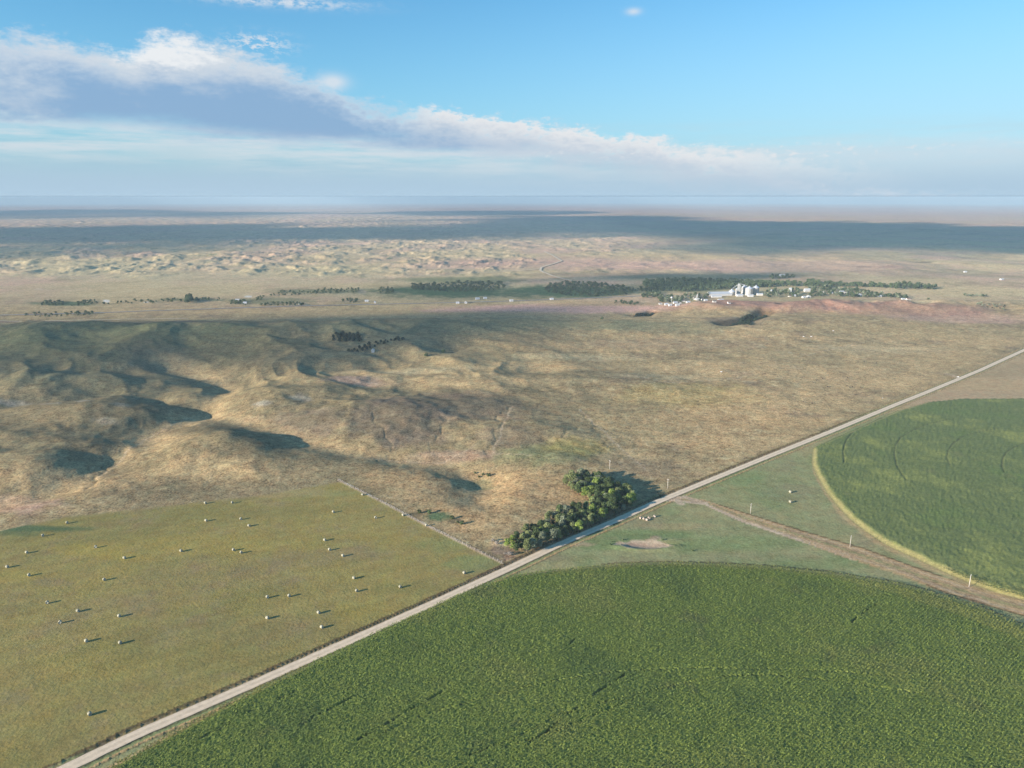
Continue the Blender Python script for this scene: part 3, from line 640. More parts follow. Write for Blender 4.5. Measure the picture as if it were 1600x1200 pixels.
def cornleaf_mat():
    m, nt, b = newmat('corn_leaf')
    a = N(nt, 'ShaderNodeVertexColor'); a.layer_name = 'Col'
    nt.links.new(a.outputs['Color'], b.inputs['Base Color']); b.inputs['Roughness'].default_value = 0.55; b.inputs['Specular IOR Level'].default_value = 0.25
    tr = N(nt, 'ShaderNodeBsdfTranslucent'); nt.links.new(a.outputs['Color'], tr.inputs['Color'])
    mx = N(nt, 'ShaderNodeMixShader'); mx.inputs[0].default_value = 0.25; out = nt.nodes['Material Output']
    nt.links.new(b.outputs[0], mx.inputs[1]); nt.links.new(tr.outputs[0], mx.inputs[2]); nt.links.new(mx.outputs[0], out.inputs['Surface'])
    return m
MCL = cornleaf_mat()
V, Fc, Cc = corn_plants(CORN_B, 'B', 640, 1.5, 0.75, 2.6, 5)
tag(link('corn_plants', mesh_np('corn_plants', V, Fc, MCL, Cc)), 'rows of tall green corn plants in the foreground circle', 'corn', kind='stuff')
V, Fc, Cc = corn_plants(CORN_A, 'A', 520, 1.5, 1.0, 2.6, 4)
tag(link('corn_plants', mesh_np('corn_plants', V, Fc, MCL, Cc)), 'corn plants at the near rim of the right hand circle', 'corn', kind='stuff')

# ------------------------------------------------------------------ roads
def strip_mesh(name, P, w, mat, lift, step=4.0, sub=4, wob=0.0, shade=None):
    P = np.asarray(P, float); seg = np.hypot(*np.diff(P, axis=0).T); L = np.r_[0, np.cumsum(seg)]
    q = np.arange(0, L[-1], step); X = np.interp(q, L, P[:, 0]); Y = np.interp(q, L, P[:, 1])
    k = max(3, int(30/step)) | 1
    if len(q) > k*2:
        ker = np.ones(k)/k; X = np.convolve(np.pad(X, k//2, mode='reflect', reflect_type='odd'), ker, 'valid'); Y = np.convolve(np.pad(Y, k//2, mode='reflect', reflect_type='odd'), ker, 'valid')
    tx = np.gradient(X); ty = np.gradient(Y); l = np.hypot(tx, ty); tx /= l; ty /= l
    cols = np.linspace(-1, 1, sub+1); V = []; Cc = []
    for cpos in cols:
        ww = w/2*(1+wob*perlin(q/6.0, q*0+cpos*9, 701))
        x = X-ty*cpos*ww; y = Y+tx*cpos*ww
        V.append(np.c_[x, y, np.zeros(len(x))])
        Cc.append(np.full(len(q), 1.0 if shade is None else shade(cpos)))
    V = np.stack(V, 1); z = hgrid(V[..., 0], V[..., 1])
    z[:] = (np.median(z, 1)[:, None] if w > 5 else z.max(1)[:, None])
    V[..., 2] = z+lift
    V = V.reshape(-1, 3); Cc = np.stack(Cc, 1).reshape(-1); n = len(q); s1 = sub+1
    a = np.arange(n-1)[:, None]*s1+np.arange(sub)[None, :]
    Fq = np.stack([a, a+s1, a+s1+1, a+1], -1).reshape(-1, 4)[:, ::-1]
    me = mesh_np(name, V, Fq, mat, np.c_[Cc, Cc, Cc, np.ones(len(Cc))], smooth=True)
    return tag(link(name, me), kind='structure')
M_GRAVEL = road_mat('gravel_road', tuple(S((230, 206, 176))))
M_DIRT = road_mat('dirt_track', tuple(S((214, 196, 168))))
M_ASPH = road_mat('asphalt', (0.28, 0.27, 0.26))
strip_mesh('gravel_road', ROAD, 6.6, M_GRAVEL, 0.12, 2.0, 12, 0.10, lambda c: 1.0+0.05*(abs(abs(c)-0.5) < 0.13)-0.10*(abs(c) < 0.2)-0.07*(abs(c) > 0.7)-0.2*(abs(c) > 0.95))
for a, w in ([[(775, 381), (780, 384)], 6], [[(850, 393), (863, 399), (878, 408), (860, 414), (846, 418), (844, 423), (862, 431), (880, 436), (898, 440)], 9],
             [[(700, 428), (760, 426), (820, 423), (844, 420)], 7], [[(845, 424), (850, 427)], 7]):
    strip_mesh('dirt_road', GP(a), w*0.9, M_DIRT, 1.6, 8.0, 3, 0.25)
strip_mesh('highway', GP([(-400, 503), (-60, 494), (150, 489), (350, 482), (560, 476), (700, 473.5), (850, 469), (980, 463.5), (1040, 461), (1110, 464)]), 8.0, M_ASPH, 0.7, 8.0, 3)
strip_mesh('dirt_road', GP([(-300, 520), (0, 507), (90, 504), (190, 500), (300, 498)]), 4.0, M_DIRT, 0.8, 8.0, 3, 0.3)
strip_mesh('dirt_road', GP([(1567, 436), (1577, 437), (1592, 437.5)]), 9, M_DIRT, 2.0, 8.0, 3, 0.3)

# ------------------------------------------------------------------ trees
def crown_np(h, w, nleaf, ls, seed, lobes=9, base=0.25, cone=False):
    r_ = np.random.default_rng(seed)
    V = []; Cc = []
    cen = []; rad = []
    for i in range(lobes):
        zz = r_.uniform(base+0.12, 0.88); prof = (1-abs(zz-0.5)*1.1) if not cone else (1.05-zz)
        a = r_.uniform(0, 2*pi); q = r_.uniform(0.1, 0.62)*prof*w/2
        cen.append((q*cos(a), q*sin(a), zz*h)); rad.append(r_.uniform(0.22, 0.36)*w*(prof if cone else 0.95))
    cen = np.array(cen); rad = np.array(rad)
    k = r_.integers(0, lobes, nleaf)
    d = r_.standard_normal((nleaf, 3)); d /= np.linalg.norm(d, axis=1)[:, None]
    d[:, 2] = np.where(d[:, 2] < -0.3, -d[:, 2]*0.6, d[:, 2])
    rr_ = rad[k]*(r_.uniform(0.45, 1.0, nleaf)**0.5)
    p = cen[k]+d*rr_[:, None]*np.array([1, 1, 0.85])
    p[:, 2] = np.clip(p[:, 2], base*h*0.7, h)
    nrm = d+0.7*r_.standard_normal((nleaf, 3)); nrm /= np.linalg.norm(nrm, axis=1)[:, None]
    u = np.cross(nrm, r_.standard_normal((nleaf, 3))); u /= np.linalg.norm(u, axis=1)[:, None]; v = np.cross(nrm, u)
    sz = ls*r_.uniform(0.6, 1.3, nleaf)[:, None]
    Q = np.stack([p-u*sz-v*sz*.7, p+u*sz-v*sz*.7, p+u*sz*.8+v*sz*.7, p-u*sz*.8+v*sz*.7], 1).reshape(-1, 3)
    lobe = r_.uniform(0, 1, lobes)[k]; tone = r_.uniform(0, 1, nleaf)
    Cc = np.repeat(np.c_[np.clip(lobe*0.6+tone*0.4, 0, 1), r_.uniform(0, 1, nleaf), tone, np.ones(nleaf)], 4, 0)
    return Q, np.arange(len(Q)).reshape(-1, 4), Cc, cen
def trunk_mb(h, w, cen, base):
    m = MB(); r0 = 0.028*h
    m.tube((0, 0, -0.4), (0, 0, h*base), r0*1.3, r0, 7); m.tube((0, 0, h*base), (0.03*w, 0.02*w, h*0.75), r0, r0*0.3, 6)
    for c in cen[:6]: m.tube((0, 0, h*base*random.uniform(0.8, 1.4)), (c[0], c[1], c[2]), r0*0.55, r0*0.15, 5)
    return m
def make_tree(name, h, w, nleaf, ls, seed, mat, lobes=9, base=0.22, cone=False, label='tree', cat='tree', trunk=True):
    Q, Fq, Cc, cen = crown_np(h, w, nleaf, ls, seed, lobes, base, cone)
    root = empty(name, (0, 0, 0)); tag(root, label, cat)
    if trunk: trunk_mb(h, w, cen, base).build('trunk', M_BARK, root)
    link('crown', mesh_np('crown', Q, Fq, mat, Cc), root)
    return root
NEAR = {}
for key, mat, nm in (('dark', M_LEAF_D, 'broadleaf_tree'), ('olive', M_LEAF_O, 'broadleaf_tree'), ('yellow', M_LEAF_Y, 'broadleaf_tree'), ('grey', M_LEAF_G, 'broadleaf_tree')):
    NEAR[key] = [[nm, dict(h=10.0, w=7.8, nleaf=1900, ls=0.30, seed=31+i*7+len(key), mat=mat, lobes=13+2*i, base=0.16)] for i in range(3)]
_made = {}
def place_tree(name, spec, key, loc, rz, s, label, cat, group):
    if key not in _made:
        o = make_tree(name, **spec); _made[key] = o
    else: o = copy_tree(_made[key])
    o.location = loc; o.rotation_euler = (0, 0, rz); o.scale = (s[0], s[0], s[1])
    tag(o, label, cat, group)
    return o
def scatter(polypx, spacing, nmax, seed, tries=6000):
    r_ = random.Random(seed); P = np.array(polypx, float); lo = P.min(0); hi = P.max(0); W = GP(polypx); wl = W.min(0); wh = W.max(0); out = []
    g_ = np.random.default_rng(seed); cx = g_.uniform(wl[0], wh[0], tries*4); cy = g_.uniform(wl[1], wh[1], tries*4); m_ = inpoly(cx, cy, W)
    for x, y in zip(cx[m_].tolist(), cy[m_].tolist()):
        if all((x-a)**2+(y-b)**2 > spacing**2 for a, b in out): out.append((x, y))
        if len(out) >= nmax: break
    return out
UPPER = [(884, 765), (880, 755), (905, 747), (925, 750), (945, 755), (965, 763), (985, 771), (991, 785), (985, 797), (962, 804), (935, 800), (920, 795), (925, 784), (905, 775)]
LOWER = [(803, 862), (790, 855), (805, 845), (830, 830), (850, 820), (862, 806), (885, 804), (905, 800), (925, 795), (950, 806), (938, 814), (905, 831), (880, 842), (850, 853), (825, 864)]
belt = [(p, 'upper block') for p in scatter(UPPER, 4.5, 90, 3)]
belt += [(p, 'lower row') for p in scatter(LOWER, 4.2, 90, 5) if all((p[0]-q[0])**2+(p[1]-q[1])**2 > 15 for q, _ in belt)]
print('belt trees', len(belt))
belt.sort(key=lambda b: b[0][0]/b[0][1])
WK = {'dark': 'dark green', 'olive': 'olive green', 'yellow': 'yellow green', 'grey': 'grey green'}
cnt = {}
for i, ((x, y), blk) in enumerate(belt):
    s_ = (x-R0[0])*RN[0]+(y-R0[1])*RN[1]
    w = [6, 4, 1.5, 2] if blk == 'lower row' else [4, 4, 2, 3]
    col = random.choices(['dark', 'olive', 'yellow', 'grey'], w)[0]
    if i in (0, 1, 2): col = 'yellow'
    k = random.randrange(3); cnt[(blk, col)] = cnt.get((blk, col), 0)+1
    sc = random.uniform(0.60, 1.12)*(1.0 if blk == 'upper block' else 0.9)
    lab = f"{WK[col]} tree, {ordinal(cnt[(blk, col)])} of its colour from the left in the windbreak's {blk}"
    place_tree('broadleaf_tree', NEAR[col][k][1], (col, k), (x, y, hz(x, y)), random.uniform(0, 6.28), (sc, sc*random.uniform(0.85, 1.15)), lab, 'tree', 'trees of the windbreak beside the gravel road')
BUSH = dict(h=2.6, w=4.2, nleaf=420, ls=0.16, seed=5, mat=M_TWIG, lobes=7, base=0.05)
for (px, py), lab, s in (((776, 850), 'bare grey bush left of the windbreak, nearest the yellow green end trees', 1.0), ((770, 846), 'leftmost bare grey bush beside the windbreak tip', 0.8), ((796, 868), 'bare grey bush below the windbreak tip beside the gravel road', 1.1), ((790, 866), 'small bare bush on brown ground at the fence corner', 0.7)):
    x, y, z = SURF(px, py); place_tree('bare_bush', BUSH, 'bb', (x, y, z), random.uniform(0, 6), (s, s), lab, 'bush', 'bare bushes at the windbreak tip')
SH = dict(h=2.2, w=3.4, nleaf=300, ls=0.2, seed=9, mat=M_LEAF_D, lobes=6, base=0.02)
sh_px = [((755, 742), 'hollow behind the fence line'), ((764, 744), 'hollow behind the fence line'), ((748, 746), 'hollow behind the fence line'), ((742, 740), 'hollow behind the fence line'),
         ((715, 817), 'green swale beside the field fence'), ((722, 819), 'green swale beside the field fence'), ((706, 811), 'green swale beside the field fence'), ((670, 802), 'green swale beside the field fence'), ((655, 802), 'green swale beside the field fence'),
         ((954, 851), 'left side of the bare patch'), ((957, 847), 'left side of the bare patch'), ((1036, 844), 'right side of the bare patch'), ((974, 844), 'top edge of the bare patch'), ((1083, 861), 'pasture below the turn-off')]
cn = {}
for (px, py), wh in sh_px:
    cn[wh] = cn.get(wh, 0)+1; x, y, z = SURF(px, py); s = random.uniform(0.5, 1.0)*(0.6 if 'patch' in wh or 'pasture' in wh else 1.3)
    place_tree('low_shrub', SH, 'sh', (x, y, z), random.uniform(0, 6), (s, s), f"dark low shrub, {ordinal(cn[wh])} one listed at the {wh}" if False else f"dark low shrub at the {wh}", 'shrub', f"shrubs at the {wh}")
# farther trees: low counts of larger leaf clumps
FAR = {'f0': dict(h=8, w=11, nleaf=170, ls=0.85, seed=61, mat=M_FAR, lobes=9, base=0.12), 'f1': dict(h=9.5, w=11, nleaf=170, ls=0.85, seed=67, mat=M_FAR, lobes=9, base=0.12),
       'f2': dict(h=8, w=9, nleaf=150, ls=0.8, seed=71, mat=M_LEAF_G, lobes=8, base=0.12), 'c': dict(h=4.6, w=5.4, nleaf=280, ls=0.45, seed=73, mat=M_CEDAR, lobes=10, base=0.02)}
def cluster(poly, spacing, nmax, seed, name, what, where, cat, kinds, smin=0.7, smax=1.1, group=None):
    pts = scatter(poly, spacing, nmax, seed); pts.sort(key=lambda p: p[0]/p[1]); z = hgrid(np.array([p[0] for p in pts]), np.array([p[1] for p in pts]))
    for i, (x, y) in enumerate(pts):
        k = random.choice(kinds); s = random.uniform(smin, smax)
        place_tree(name, FAR[k], k, (x, y, float(z[i])-0.2), random.uniform(0, 6.28), (s, s*random.uniform(0.85, 1.15)), f"{what}, {ordinal(i+1)} from the left {where}", cat, group or f"trees {where}")
T3 = ['f0', 'f1', 'f2']
cluster([(1027, 475), (1030, 464), (1062, 462), (1064, 475)], 7.5, 35, 1, 'town_tree', 'green town tree', "in the town's westernmost block", 'tree', T3, group='trees in the town')
cluster([(1060, 473), (1066, 461), (1105, 461), (1106, 470)], 8.2, 32, 2, 'town_tree', 'green town tree', 'below the small white church', 'tree', T3, group='trees in the town')
cluster([(1002, 466), (1006, 460), (1032, 459), (1032, 464)], 8.2, 19, 12, 'valley_tree', 'dark green tree', 'just west of the first houses', 'tree', T3)
cluster([(1194, 466), (1192, 456), (1212, 452), (1216, 465)], 8.2, 22, 3, 'town_tree', 'green town tree', 'right of the grain bins', 'tree', T3, group='trees in the town')
cluster([(1216, 465), (1218, 455), (1248, 452), (1250, 465)], 8.2, 32, 4, 'town_tree', 'green town tree', 'left of the two white sheds', 'tree', T3, group='trees in the town')
cluster([(1264, 464), (1264, 449), (1300, 447), (1302, 463)], 7.9, 54, 5, 'town_tree', 'green town tree', 'right of the two white sheds', 'tree', T3, group='trees in the town')
cluster([(1303, 464), (1303, 451), (1340, 452), (1342, 465)], 7.9, 48, 6, 'town_tree', 'green town tree', "in the town's eastern half", 'tree', T3, group='trees in the town')
cluster([(1340, 466), (1340, 456), (1380, 459), (1384, 464)], 7.9, 35, 7, 'town_tree', 'green town tree', "at the town's eastern end", 'tree', T3, group='trees in the town')
cluster([(1385, 465), (1386, 459), (1415, 463), (1418, 468)], 7.5, 19, 8, 'town_tree', 'green town tree', 'trailing east past the last houses', 'tree', T3)
cluster([(1400, 452), (1402, 443), (1460, 448), (1464, 452)], 11.2, 32, 9, 'valley_tree', 'tall blue green tree', 'in the grove northeast of the town', 'tree', ['f1', 'f0'], 1.0, 1.4)
cluster([(1504, 463), (1506, 461), (1540, 462), (1541, 464)], 9.0, 16, 10, 'valley_tree', 'small green tree', 'in the short row far right of the town', 'tree', ['f2', 'f0'], 0.5, 0.8)
cluster([(1522, 485), (1524, 482), (1575, 485), (1572, 489)], 7.5, 22, 11, 'valley_tree', 'small dark tree', 'in the scrubby row at the right edge', 'tree', ['f2', 'c'], 0.4, 0.7)
cluster([(520, 541), (522, 535), (560, 533), (566, 541)], 7.5, 41, 13, 'cedar_tree', 'dark cedar', 'in the upper grove on the shaded slope', 'cedar', ['c'], 1.0, 1.6)
cluster([(545, 556), (548, 552), (580, 546), (584, 549)], 7.5, 35, 14, 'cedar_tree', 'dark cedar', 'in the row left of the small white shed', 'cedar', ['c'], 0.9, 1.4)
cluster([(585, 549), (586, 545), (630, 540), (632, 543)], 7.5, 16, 15, 'cedar_tree', 'dark cedar', 'in the row right of the small white shed', 'cedar', ['c'], 0.8, 1.2)
cluster([(1204, 437), (1206, 432), (1238, 431), (1240, 434)], 16.5, 19, 16, 'valley_tree', 'dark green tree', 'around the lone farm north of town', 'tree', ['f0', 'f1'], 0.9, 1.2)
cluster([(292, 474), (293, 466), (299, 465), (300, 474)], 7.5, 9, 17, 'valley_tree', 'tall dark tree', 'in the lone clump by the creek road', 'tree', ['f1'], 1.0, 1.5)
for (px, py), lab in (((940, 501), 'lone dark tree on the bare slope below the pink flat'), ((665, 557), 'lone tree at the head of the gully'), ((692, 551), 'small tree beside the upper gully bend'), ((1450, 470), 'lone round tree east of the town')):
    x, y, z = SURF(px, py); place_tree('lone_tree', FAR['f0'], 'f0', (x, y, z-0.2), 1.0, (0.75, 0.75), lab, 'tree', None)
# creekside woods and the dense belts behind the town read as masses
def woods(name, label, polys, spacing, seed, mat, hmin=7, hmax=11):
    Vs = []; Cs = []; r_ = np.random.default_rng(seed); Q, Fq, Cc, cen = crown_np(8, 12, 120, 1.05, seed, 9, 0.05)
    for P, n in polys:
        pts = scatter(P, spacing, n, seed+n, 20000); x = np.array([p[0] for p in pts]); y = np.array([p[1] for p in pts]); z = hgrid(x, y)
        for a, b, c in zip(x, y, z):
            s = r_.uniform(hmin, hmax)/9; an = r_.uniform(0, 6.28); ca, sa = cos(an), sin(an)
            q = Q*s; Vs.append(np.c_[q[:, 0]*ca-q[:, 1]*sa+a, q[:, 0]*sa+q[:, 1]*ca+b, q[:, 2]+c-0.3]); cc = Cc.copy(); cc[:, 0] = np.clip(cc[:, 0]*0.6+r_.uniform(-0.1, 0.6), 0, 1); Cs.append(cc)
    V = np.concatenate(Vs); Cc = np.concatenate(Cs)
    tag(link(name, mesh_np(name, V, np.arange(len(V)).reshape(-1, 4), mat, Cc)), label, 'woodland', kind='stuff')
woods('creek_woods', 'dense dark tree belt along the creek behind the town', [([(1006, 449), (1008, 440), (1060, 437), (1140, 439), (1200, 442), (1206, 447), (1140, 451), (1060, 456)], 620), ([(1180, 449), (1190, 441), (1250, 443), (1250, 447)], 110),
      ([(1255, 448), (1262, 440), (1280, 441), (1285, 447)], 40), ([(1285, 447), (1290, 441), (1320, 444), (1375, 445), (1376, 449), (1320, 448)], 130), ([(1375, 450), (1378, 446), (1400, 447), (1400, 450)], 20)], 12, 21, M_FAR, 5, 12)
woods('valley_woods', 'dark woods in the creek valley left of the town', [([(640, 452), (645, 446), (700, 442), (780, 441), (792, 449), (760, 455), (700, 456)], 420), ([(850, 455), (860, 444), (900, 441), (960, 446), (990, 452), (985, 460), (930, 464), (880, 462)], 560), ([(990, 455), (1000, 450), (1040, 452), (1030, 458)], 60)], 15, 22, M_FAR, 4, 11)
woods('creek_brush', 'low dark brush scattered along the far left creek', [([(62, 477), (70, 472), (100, 471), (98, 477)], 60), ([(110, 478), (130, 469), (150, 468), (152, 474)], 26), ([(145, 476), (200, 470), (250, 468), (330, 466), (352, 464), (340, 470), (240, 474)], 40),
      ([(360, 476), (362, 471), (384, 470), (384, 477)], 24), ([(398, 470), (400, 464), (412, 463), (412, 470)], 10), ([(405, 478), (420, 474), (470, 474), (478, 478)], 26), ([(420, 463), (440, 454), (470, 456), (500, 452), (560, 451), (560, 457), (480, 460)], 80), ([(590, 460), (594, 450), (612, 450), (616, 459)], 26),
      ([(530, 472), (540, 466), (560, 468), (560, 473)], 16), ([(35, 494), (60, 489), (150, 488), (150, 492), (60, 496)], 30), ([(960, 474), (965, 471), (1000, 474), (992, 478)], 14)], 9, 23, M_FAR, 3, 7)
cv = dict(spacing=7, seed=24)
woods('canyon_cedars', 'dark cedars choking the canyon in front of the town', [([(1164, 498), (1175, 495), (1196, 498), (1198, 503), (1185, 508), (1170, 512), (1172, 517), (1162, 516), (1130, 515), (1150, 511)], 130), ([(988, 494), (1004, 490), (1020, 488), (1016, 493), (1004, 495)], 90)], 4.2, 24, M_CEDAR, 4, 6.5)

# ------------------------------------------------------------------ hay bales
def bale(name, r, w, mats):
    m = MB(); n = 22
    prof = [(-w/2, r*0.93), (-w/2+0.12, r*0.99), (-w/4, r), (w/4, r), (w/2-0.12, r*0.99), (w/2, r*0.93)]
    V = []; Fs = []
    for yy, q in prof:
        for i in range(n):
            a = 2*pi*i/n; k = q*(1+0.015*math.sin(5*a+yy*3)); z = k*sin(a)+r
            V.append((k*cos(a), yy, max(z, 0.03)))
    for k in range(len(prof)-1):
        for i in range(n): j = (i+1) % n; Fs.append((k*n+i, k*n+j, (k+1)*n+j, (k+1)*n+i))
    m.add(V, Fs, 0)
    # spiral layers on both ends
    for sgn, yy in ((-1, -w/2), (1, w/2)):
        rings = [0.93, 0.7, 0.68, 0.45, 0.43, 0.2, 0.0]; off = [0, 0.02, -0.03, 0.02, -0.03, 0.02, 0.0]
        VV = []; FF = []
        for q, o in zip(rings, off):
            for i in range(n):
                a = 2*pi*i/n; VV.append((r*q*cos(a), yy+sgn*o, max(r*q*sin(a)+r, 0.03)))
        for k in range(len(rings)-1):
            for i in range(n): j = (i+1) % n; f = (k*n+i, k*n+j, (k+1)*n+j, (k+1)*n+i); FF.append(f if sgn > 0 else f[::-1])
        m.add(VV, FF, 1)
    return m
BALES = [(11.5, 887, 'at the left edge of the mown field, halfway down'), (42, 864.5, 'near the left edge, just below the green strip'), (67, 838, 'sitting on the dark green strip at the upper left'), (105, 818, 'leftmost on the upper rim of the mown field'),
 (149.5, 856, 'on the yellow patch at the left of the mown field'), (194.5, 873, 'right of the yellow patch at the left'), (45.5, 900, 'near the left edge, below the one at the very edge'), (163, 907, 'alone between the left yellow patch and the lower left group'),
 (74, 943, 'upper left one of the lower left group of seven'), (122, 956, 'middle one of the lower left group of seven'), (94, 974, 'leftmost of the lower left group of seven'), (186.5, 964, 'upper right one of the lower left group of seven'),
 (135, 1003, 'bottom left one of the lower left group of seven'), (188, 1006, 'bottom right one of the lower left group of seven'), (283, 862, 'alone midway between the left group and the paired bales'), (322, 814.5, 'left one of the row of three below the upper rim'),
 (321, 787, 'left one of two on the upper rim of the field'), (363, 786.5, 'right one of two on the upper rim of the field'), (376.5, 812, 'middle one of the row of three below the upper rim'), (389, 822.5, 'right one of the row of three below the upper rim'),
 (365, 860.5, 'left one of the close pair at mid field'), (377, 864.5, 'right one of the close pair at mid field'), (140.5, 1117.5, 'alone at the bottom left, nearest the camera'), (521, 801, 'near the top right corner, left of the fence line'),
 (587, 810, 'right of the upper centre one, nearer the fence line'), (630, 806, 'touching the middle of the fence line'), (666.4, 822, 'lowest of three against the fence line'), (566.5, 774, 'uppermost of three against the fence line'),
 (507.5, 845, 'top one of the three in a slanting line'), (515, 860, 'middle one of the three in a slanting line'), (536, 869.5, 'bottom one of the three in a slanting line'), (553, 904.5, 'upper one of the two right of centre'),
 (557.5, 924.6, 'lower one of the two right of centre'), (625.6, 918.5, 'on the green tinged patch toward the road'), (725.4, 896.5, 'rightmost, by the road near the fence corner'), (418, 934.5, 'left one of the level pair in the lower centre'),
 (452, 932.5, 'right one of the level pair in the lower centre'), (418, 967, 'below the level pair in the lower centre'), (498, 958.7, 'upper one of two close to the road'), (503, 981.4, 'lower one of two close to the road, nearest the road')]
b0 = None
for i, (px, py, lab) in enumerate(BALES):
    x, y, z = SURF(px, py)
    if b0 is None: b0 = bale('hay_bale', 0.9, 1.55, None).build('hay_bale', [M_BALE, M_BALEE], None, True); o = b0
    else: o = b0.copy(); C.objects.link(o)
    o.location = (x, y, z-0.02); o.rotation_euler = (0, 0, R(random.uniform(20, 70)))
    tag(o, 'round hay bale '+lab, 'hay bale', 'round bales on the mown field')
for px, py, lab in ((1235, 770, 'weathered round bale in the triangular pasture, the farther one'), (1235, 785.5, 'weathered round bale in the triangular pasture, the nearer one')):
    o = b0.copy(); C.objects.link(o); o.scale = (1.1, 1.3, 1.1); x, y, z = SURF(px, py); o.location = (x, y, z-0.02); o.rotation_euler = (0, 0, 0.5); tag(o, lab, 'hay bale', 'round bales in the triangular pasture')
ob = None
for px, py, lab in ((1001, 810.5, 'leftmost of the bleached bales'), (1006, 812, 'second of the bleached bales from the left'), (1010.5, 813.5, 'lowest of the bleached bales'), (1014, 810.5, 'fourth of the bleached bales from the left'), (1022.5, 808, 'rightmost of the bleached bales')):
    if ob is None: ob = bale('old_bale', 0.85, 1.4, None).build('old_bale', [M_OLDHAY, M_OLDHAY], None, True); o = ob
    else: o = ob.copy(); C.objects.link(o)
    x, y, z = SURF(px, py); o.location = (x, y, z-0.05); o.rotation_euler = (0, 0, random.uniform(0, 3)); tag(o, lab+' clustered beside the gravel road', 'hay bale', 'old bales beside the road')

# ------------------------------------------------------------------ power poles
def make_pole():
    root = empty('utility_pole', (0, 0, 0))
    m = MB(); m.tube((0, 0, -0.5), (0, 0, 8.6), 0.24, 0.17, 10); m.build('pole', M_WOOD, root, True)
    m = MB(); m.box(-1.1, 1.1, -0.06, 0.06, 7.9, 8.05); m.tube((-0.8, 0, 7.95), (0, 0.1, 7.3), 0.03, 0.03, 4); m.tube((0.8, 0, 7.95), (0, 0.1, 7.3), 0.03, 0.03, 4); m.build('crossarm', M_WOOD, root)
    for xx in (-0.95, 0.0, 0.95):
        m = MB(); zz = 8.05 if xx else 8.6; m.rings([(0.05, zz), (0.09, zz+0.05), (0.06, zz+0.12), (0.09, zz+0.16), (0.03, zz+0.24)], 8, (xx, 0)); m.build('insulator', M_PORC, root, True)
    return root
pp = None
for px, py, rz, lab in ((952.6, 733, 42, 'pale utility pole behind the windbreak shadow, farthest left'), (1043, 763, 42, 'pale utility pole standing just left of the road turn-off'), (1172.5, 802.5, -47, 'pale utility pole, first one along the old grade from the road'),
                        (1328, 854.5, -47, 'pale utility pole midway along the old grade'), (1514, 917, -47, 'pale utility pole at the corn edge by the right frame side')):
    x, y, z = SURF(px, py)
    o = make_pole() if pp is None else copy_tree(pp); pp = pp or o
    o.location = (x, y, z); o.rotation_euler = (0, 0, R(rz+90)); tag(o, lab, 'utility pole', 'utility poles crossing the pasture')

# ------------------------------------------------------------------ field fence
fl = FENCE; seg = np.hypot(*np.diff(fl, axis=0).T); L = np.r_[0, np.cumsum(seg)]; q = np.arange(0, L[-1], 4.0); fx = np.interp(q, L, fl[:, 0]); fy = np.interp(q, L, fl[:, 1]); fz = hgrid(fx, fy)-0.2
root = empty('wire_fence', (fx[0], fy[0], fz[0])); tag(root, 'wire fence with grey wooden posts dividing the mown field from rough pasture', 'fence')
m = MB(); m.tube((0, 0, -0.4), (0, 0, 2.0), 0.09, 0.08, 6); post = m.build('post', M_WOOD, root)
for i in range(1, len(q)):
    o = post.copy(); C.objects.link(o); o.parent = root; o.location = (fx[i]-fx[0], fy[i]-fy[0], fz[i]-fz[0])
m = MB()
for i in range(len(q)-1):
    for zz in (0.9, 1.3, 1.7): m.tube((fx[i]-fx[0], fy[i]-fy[0], fz[i]-fz[0]+zz), (fx[i+1]-fx[0], fy[i+1]-fy[0], fz[i+1]-fz[0]+zz), 0.012, 0.012, 3)
m.build('wire', M_GALV, root)

# ------------------------------------------------------------------ cattle
def make_cow():
    m = MB()
    spine = [(-1.15, 1.15, .12, .16), (-0.95, 1.12, .28, .33), (-0.5, 1.02, .33, .38), (0.1, 1.0, .34, .40), (0.6, 1.02, .31, .38), (0.9, 1.12, .22, .30), (1.15, 1.28, .15, .20), (1.35, 1.35, .14, .17), (1.6, 1.22, .10, .11), (1.75, 1.14, .07, .08)]
    n = 10; V = []; Fs = []
    for x, z, a, b in spine:
        for i in range(n): V.append((x, a*cos(2*pi*i/n), z+b*sin(2*pi*i/n)))
    for k in range(len(spine)-1):
        for i in range(n): j = (i+1) % n; Fs.append((k*n+i, k*n+j, (k+1)*n+j, (k+1)*n+i))
    Fs.append(tuple(range(n-1, -1, -1))); Fs.append(tuple(range((len(spine)-1)*n, len(spine)*n))); m.add(V, Fs)
    for x, bk in ((-0.85, -0.12), (0.65, 0.06)):
        for y in (-0.2, 0.2): m.tube((x, y, 0.95), (x+bk, y, 0.5), 0.13, 0.07, 7); m.tube((x+bk, y, 0.5), (x, y, 0.0), 0.07, 0.06, 7)
    for y in (-0.2, 0.2): m.tube((1.4, y*0.5, 1.45), (1.36, y*1.3, 1.48), 0.05, 0.02, 5)
    m.tube((-1.2, 0, 1.25), (-1.3, 0, 0.55), 0.035, 0.03, 5)
    return m.build('cow', M_COW, None, True)
cow = None
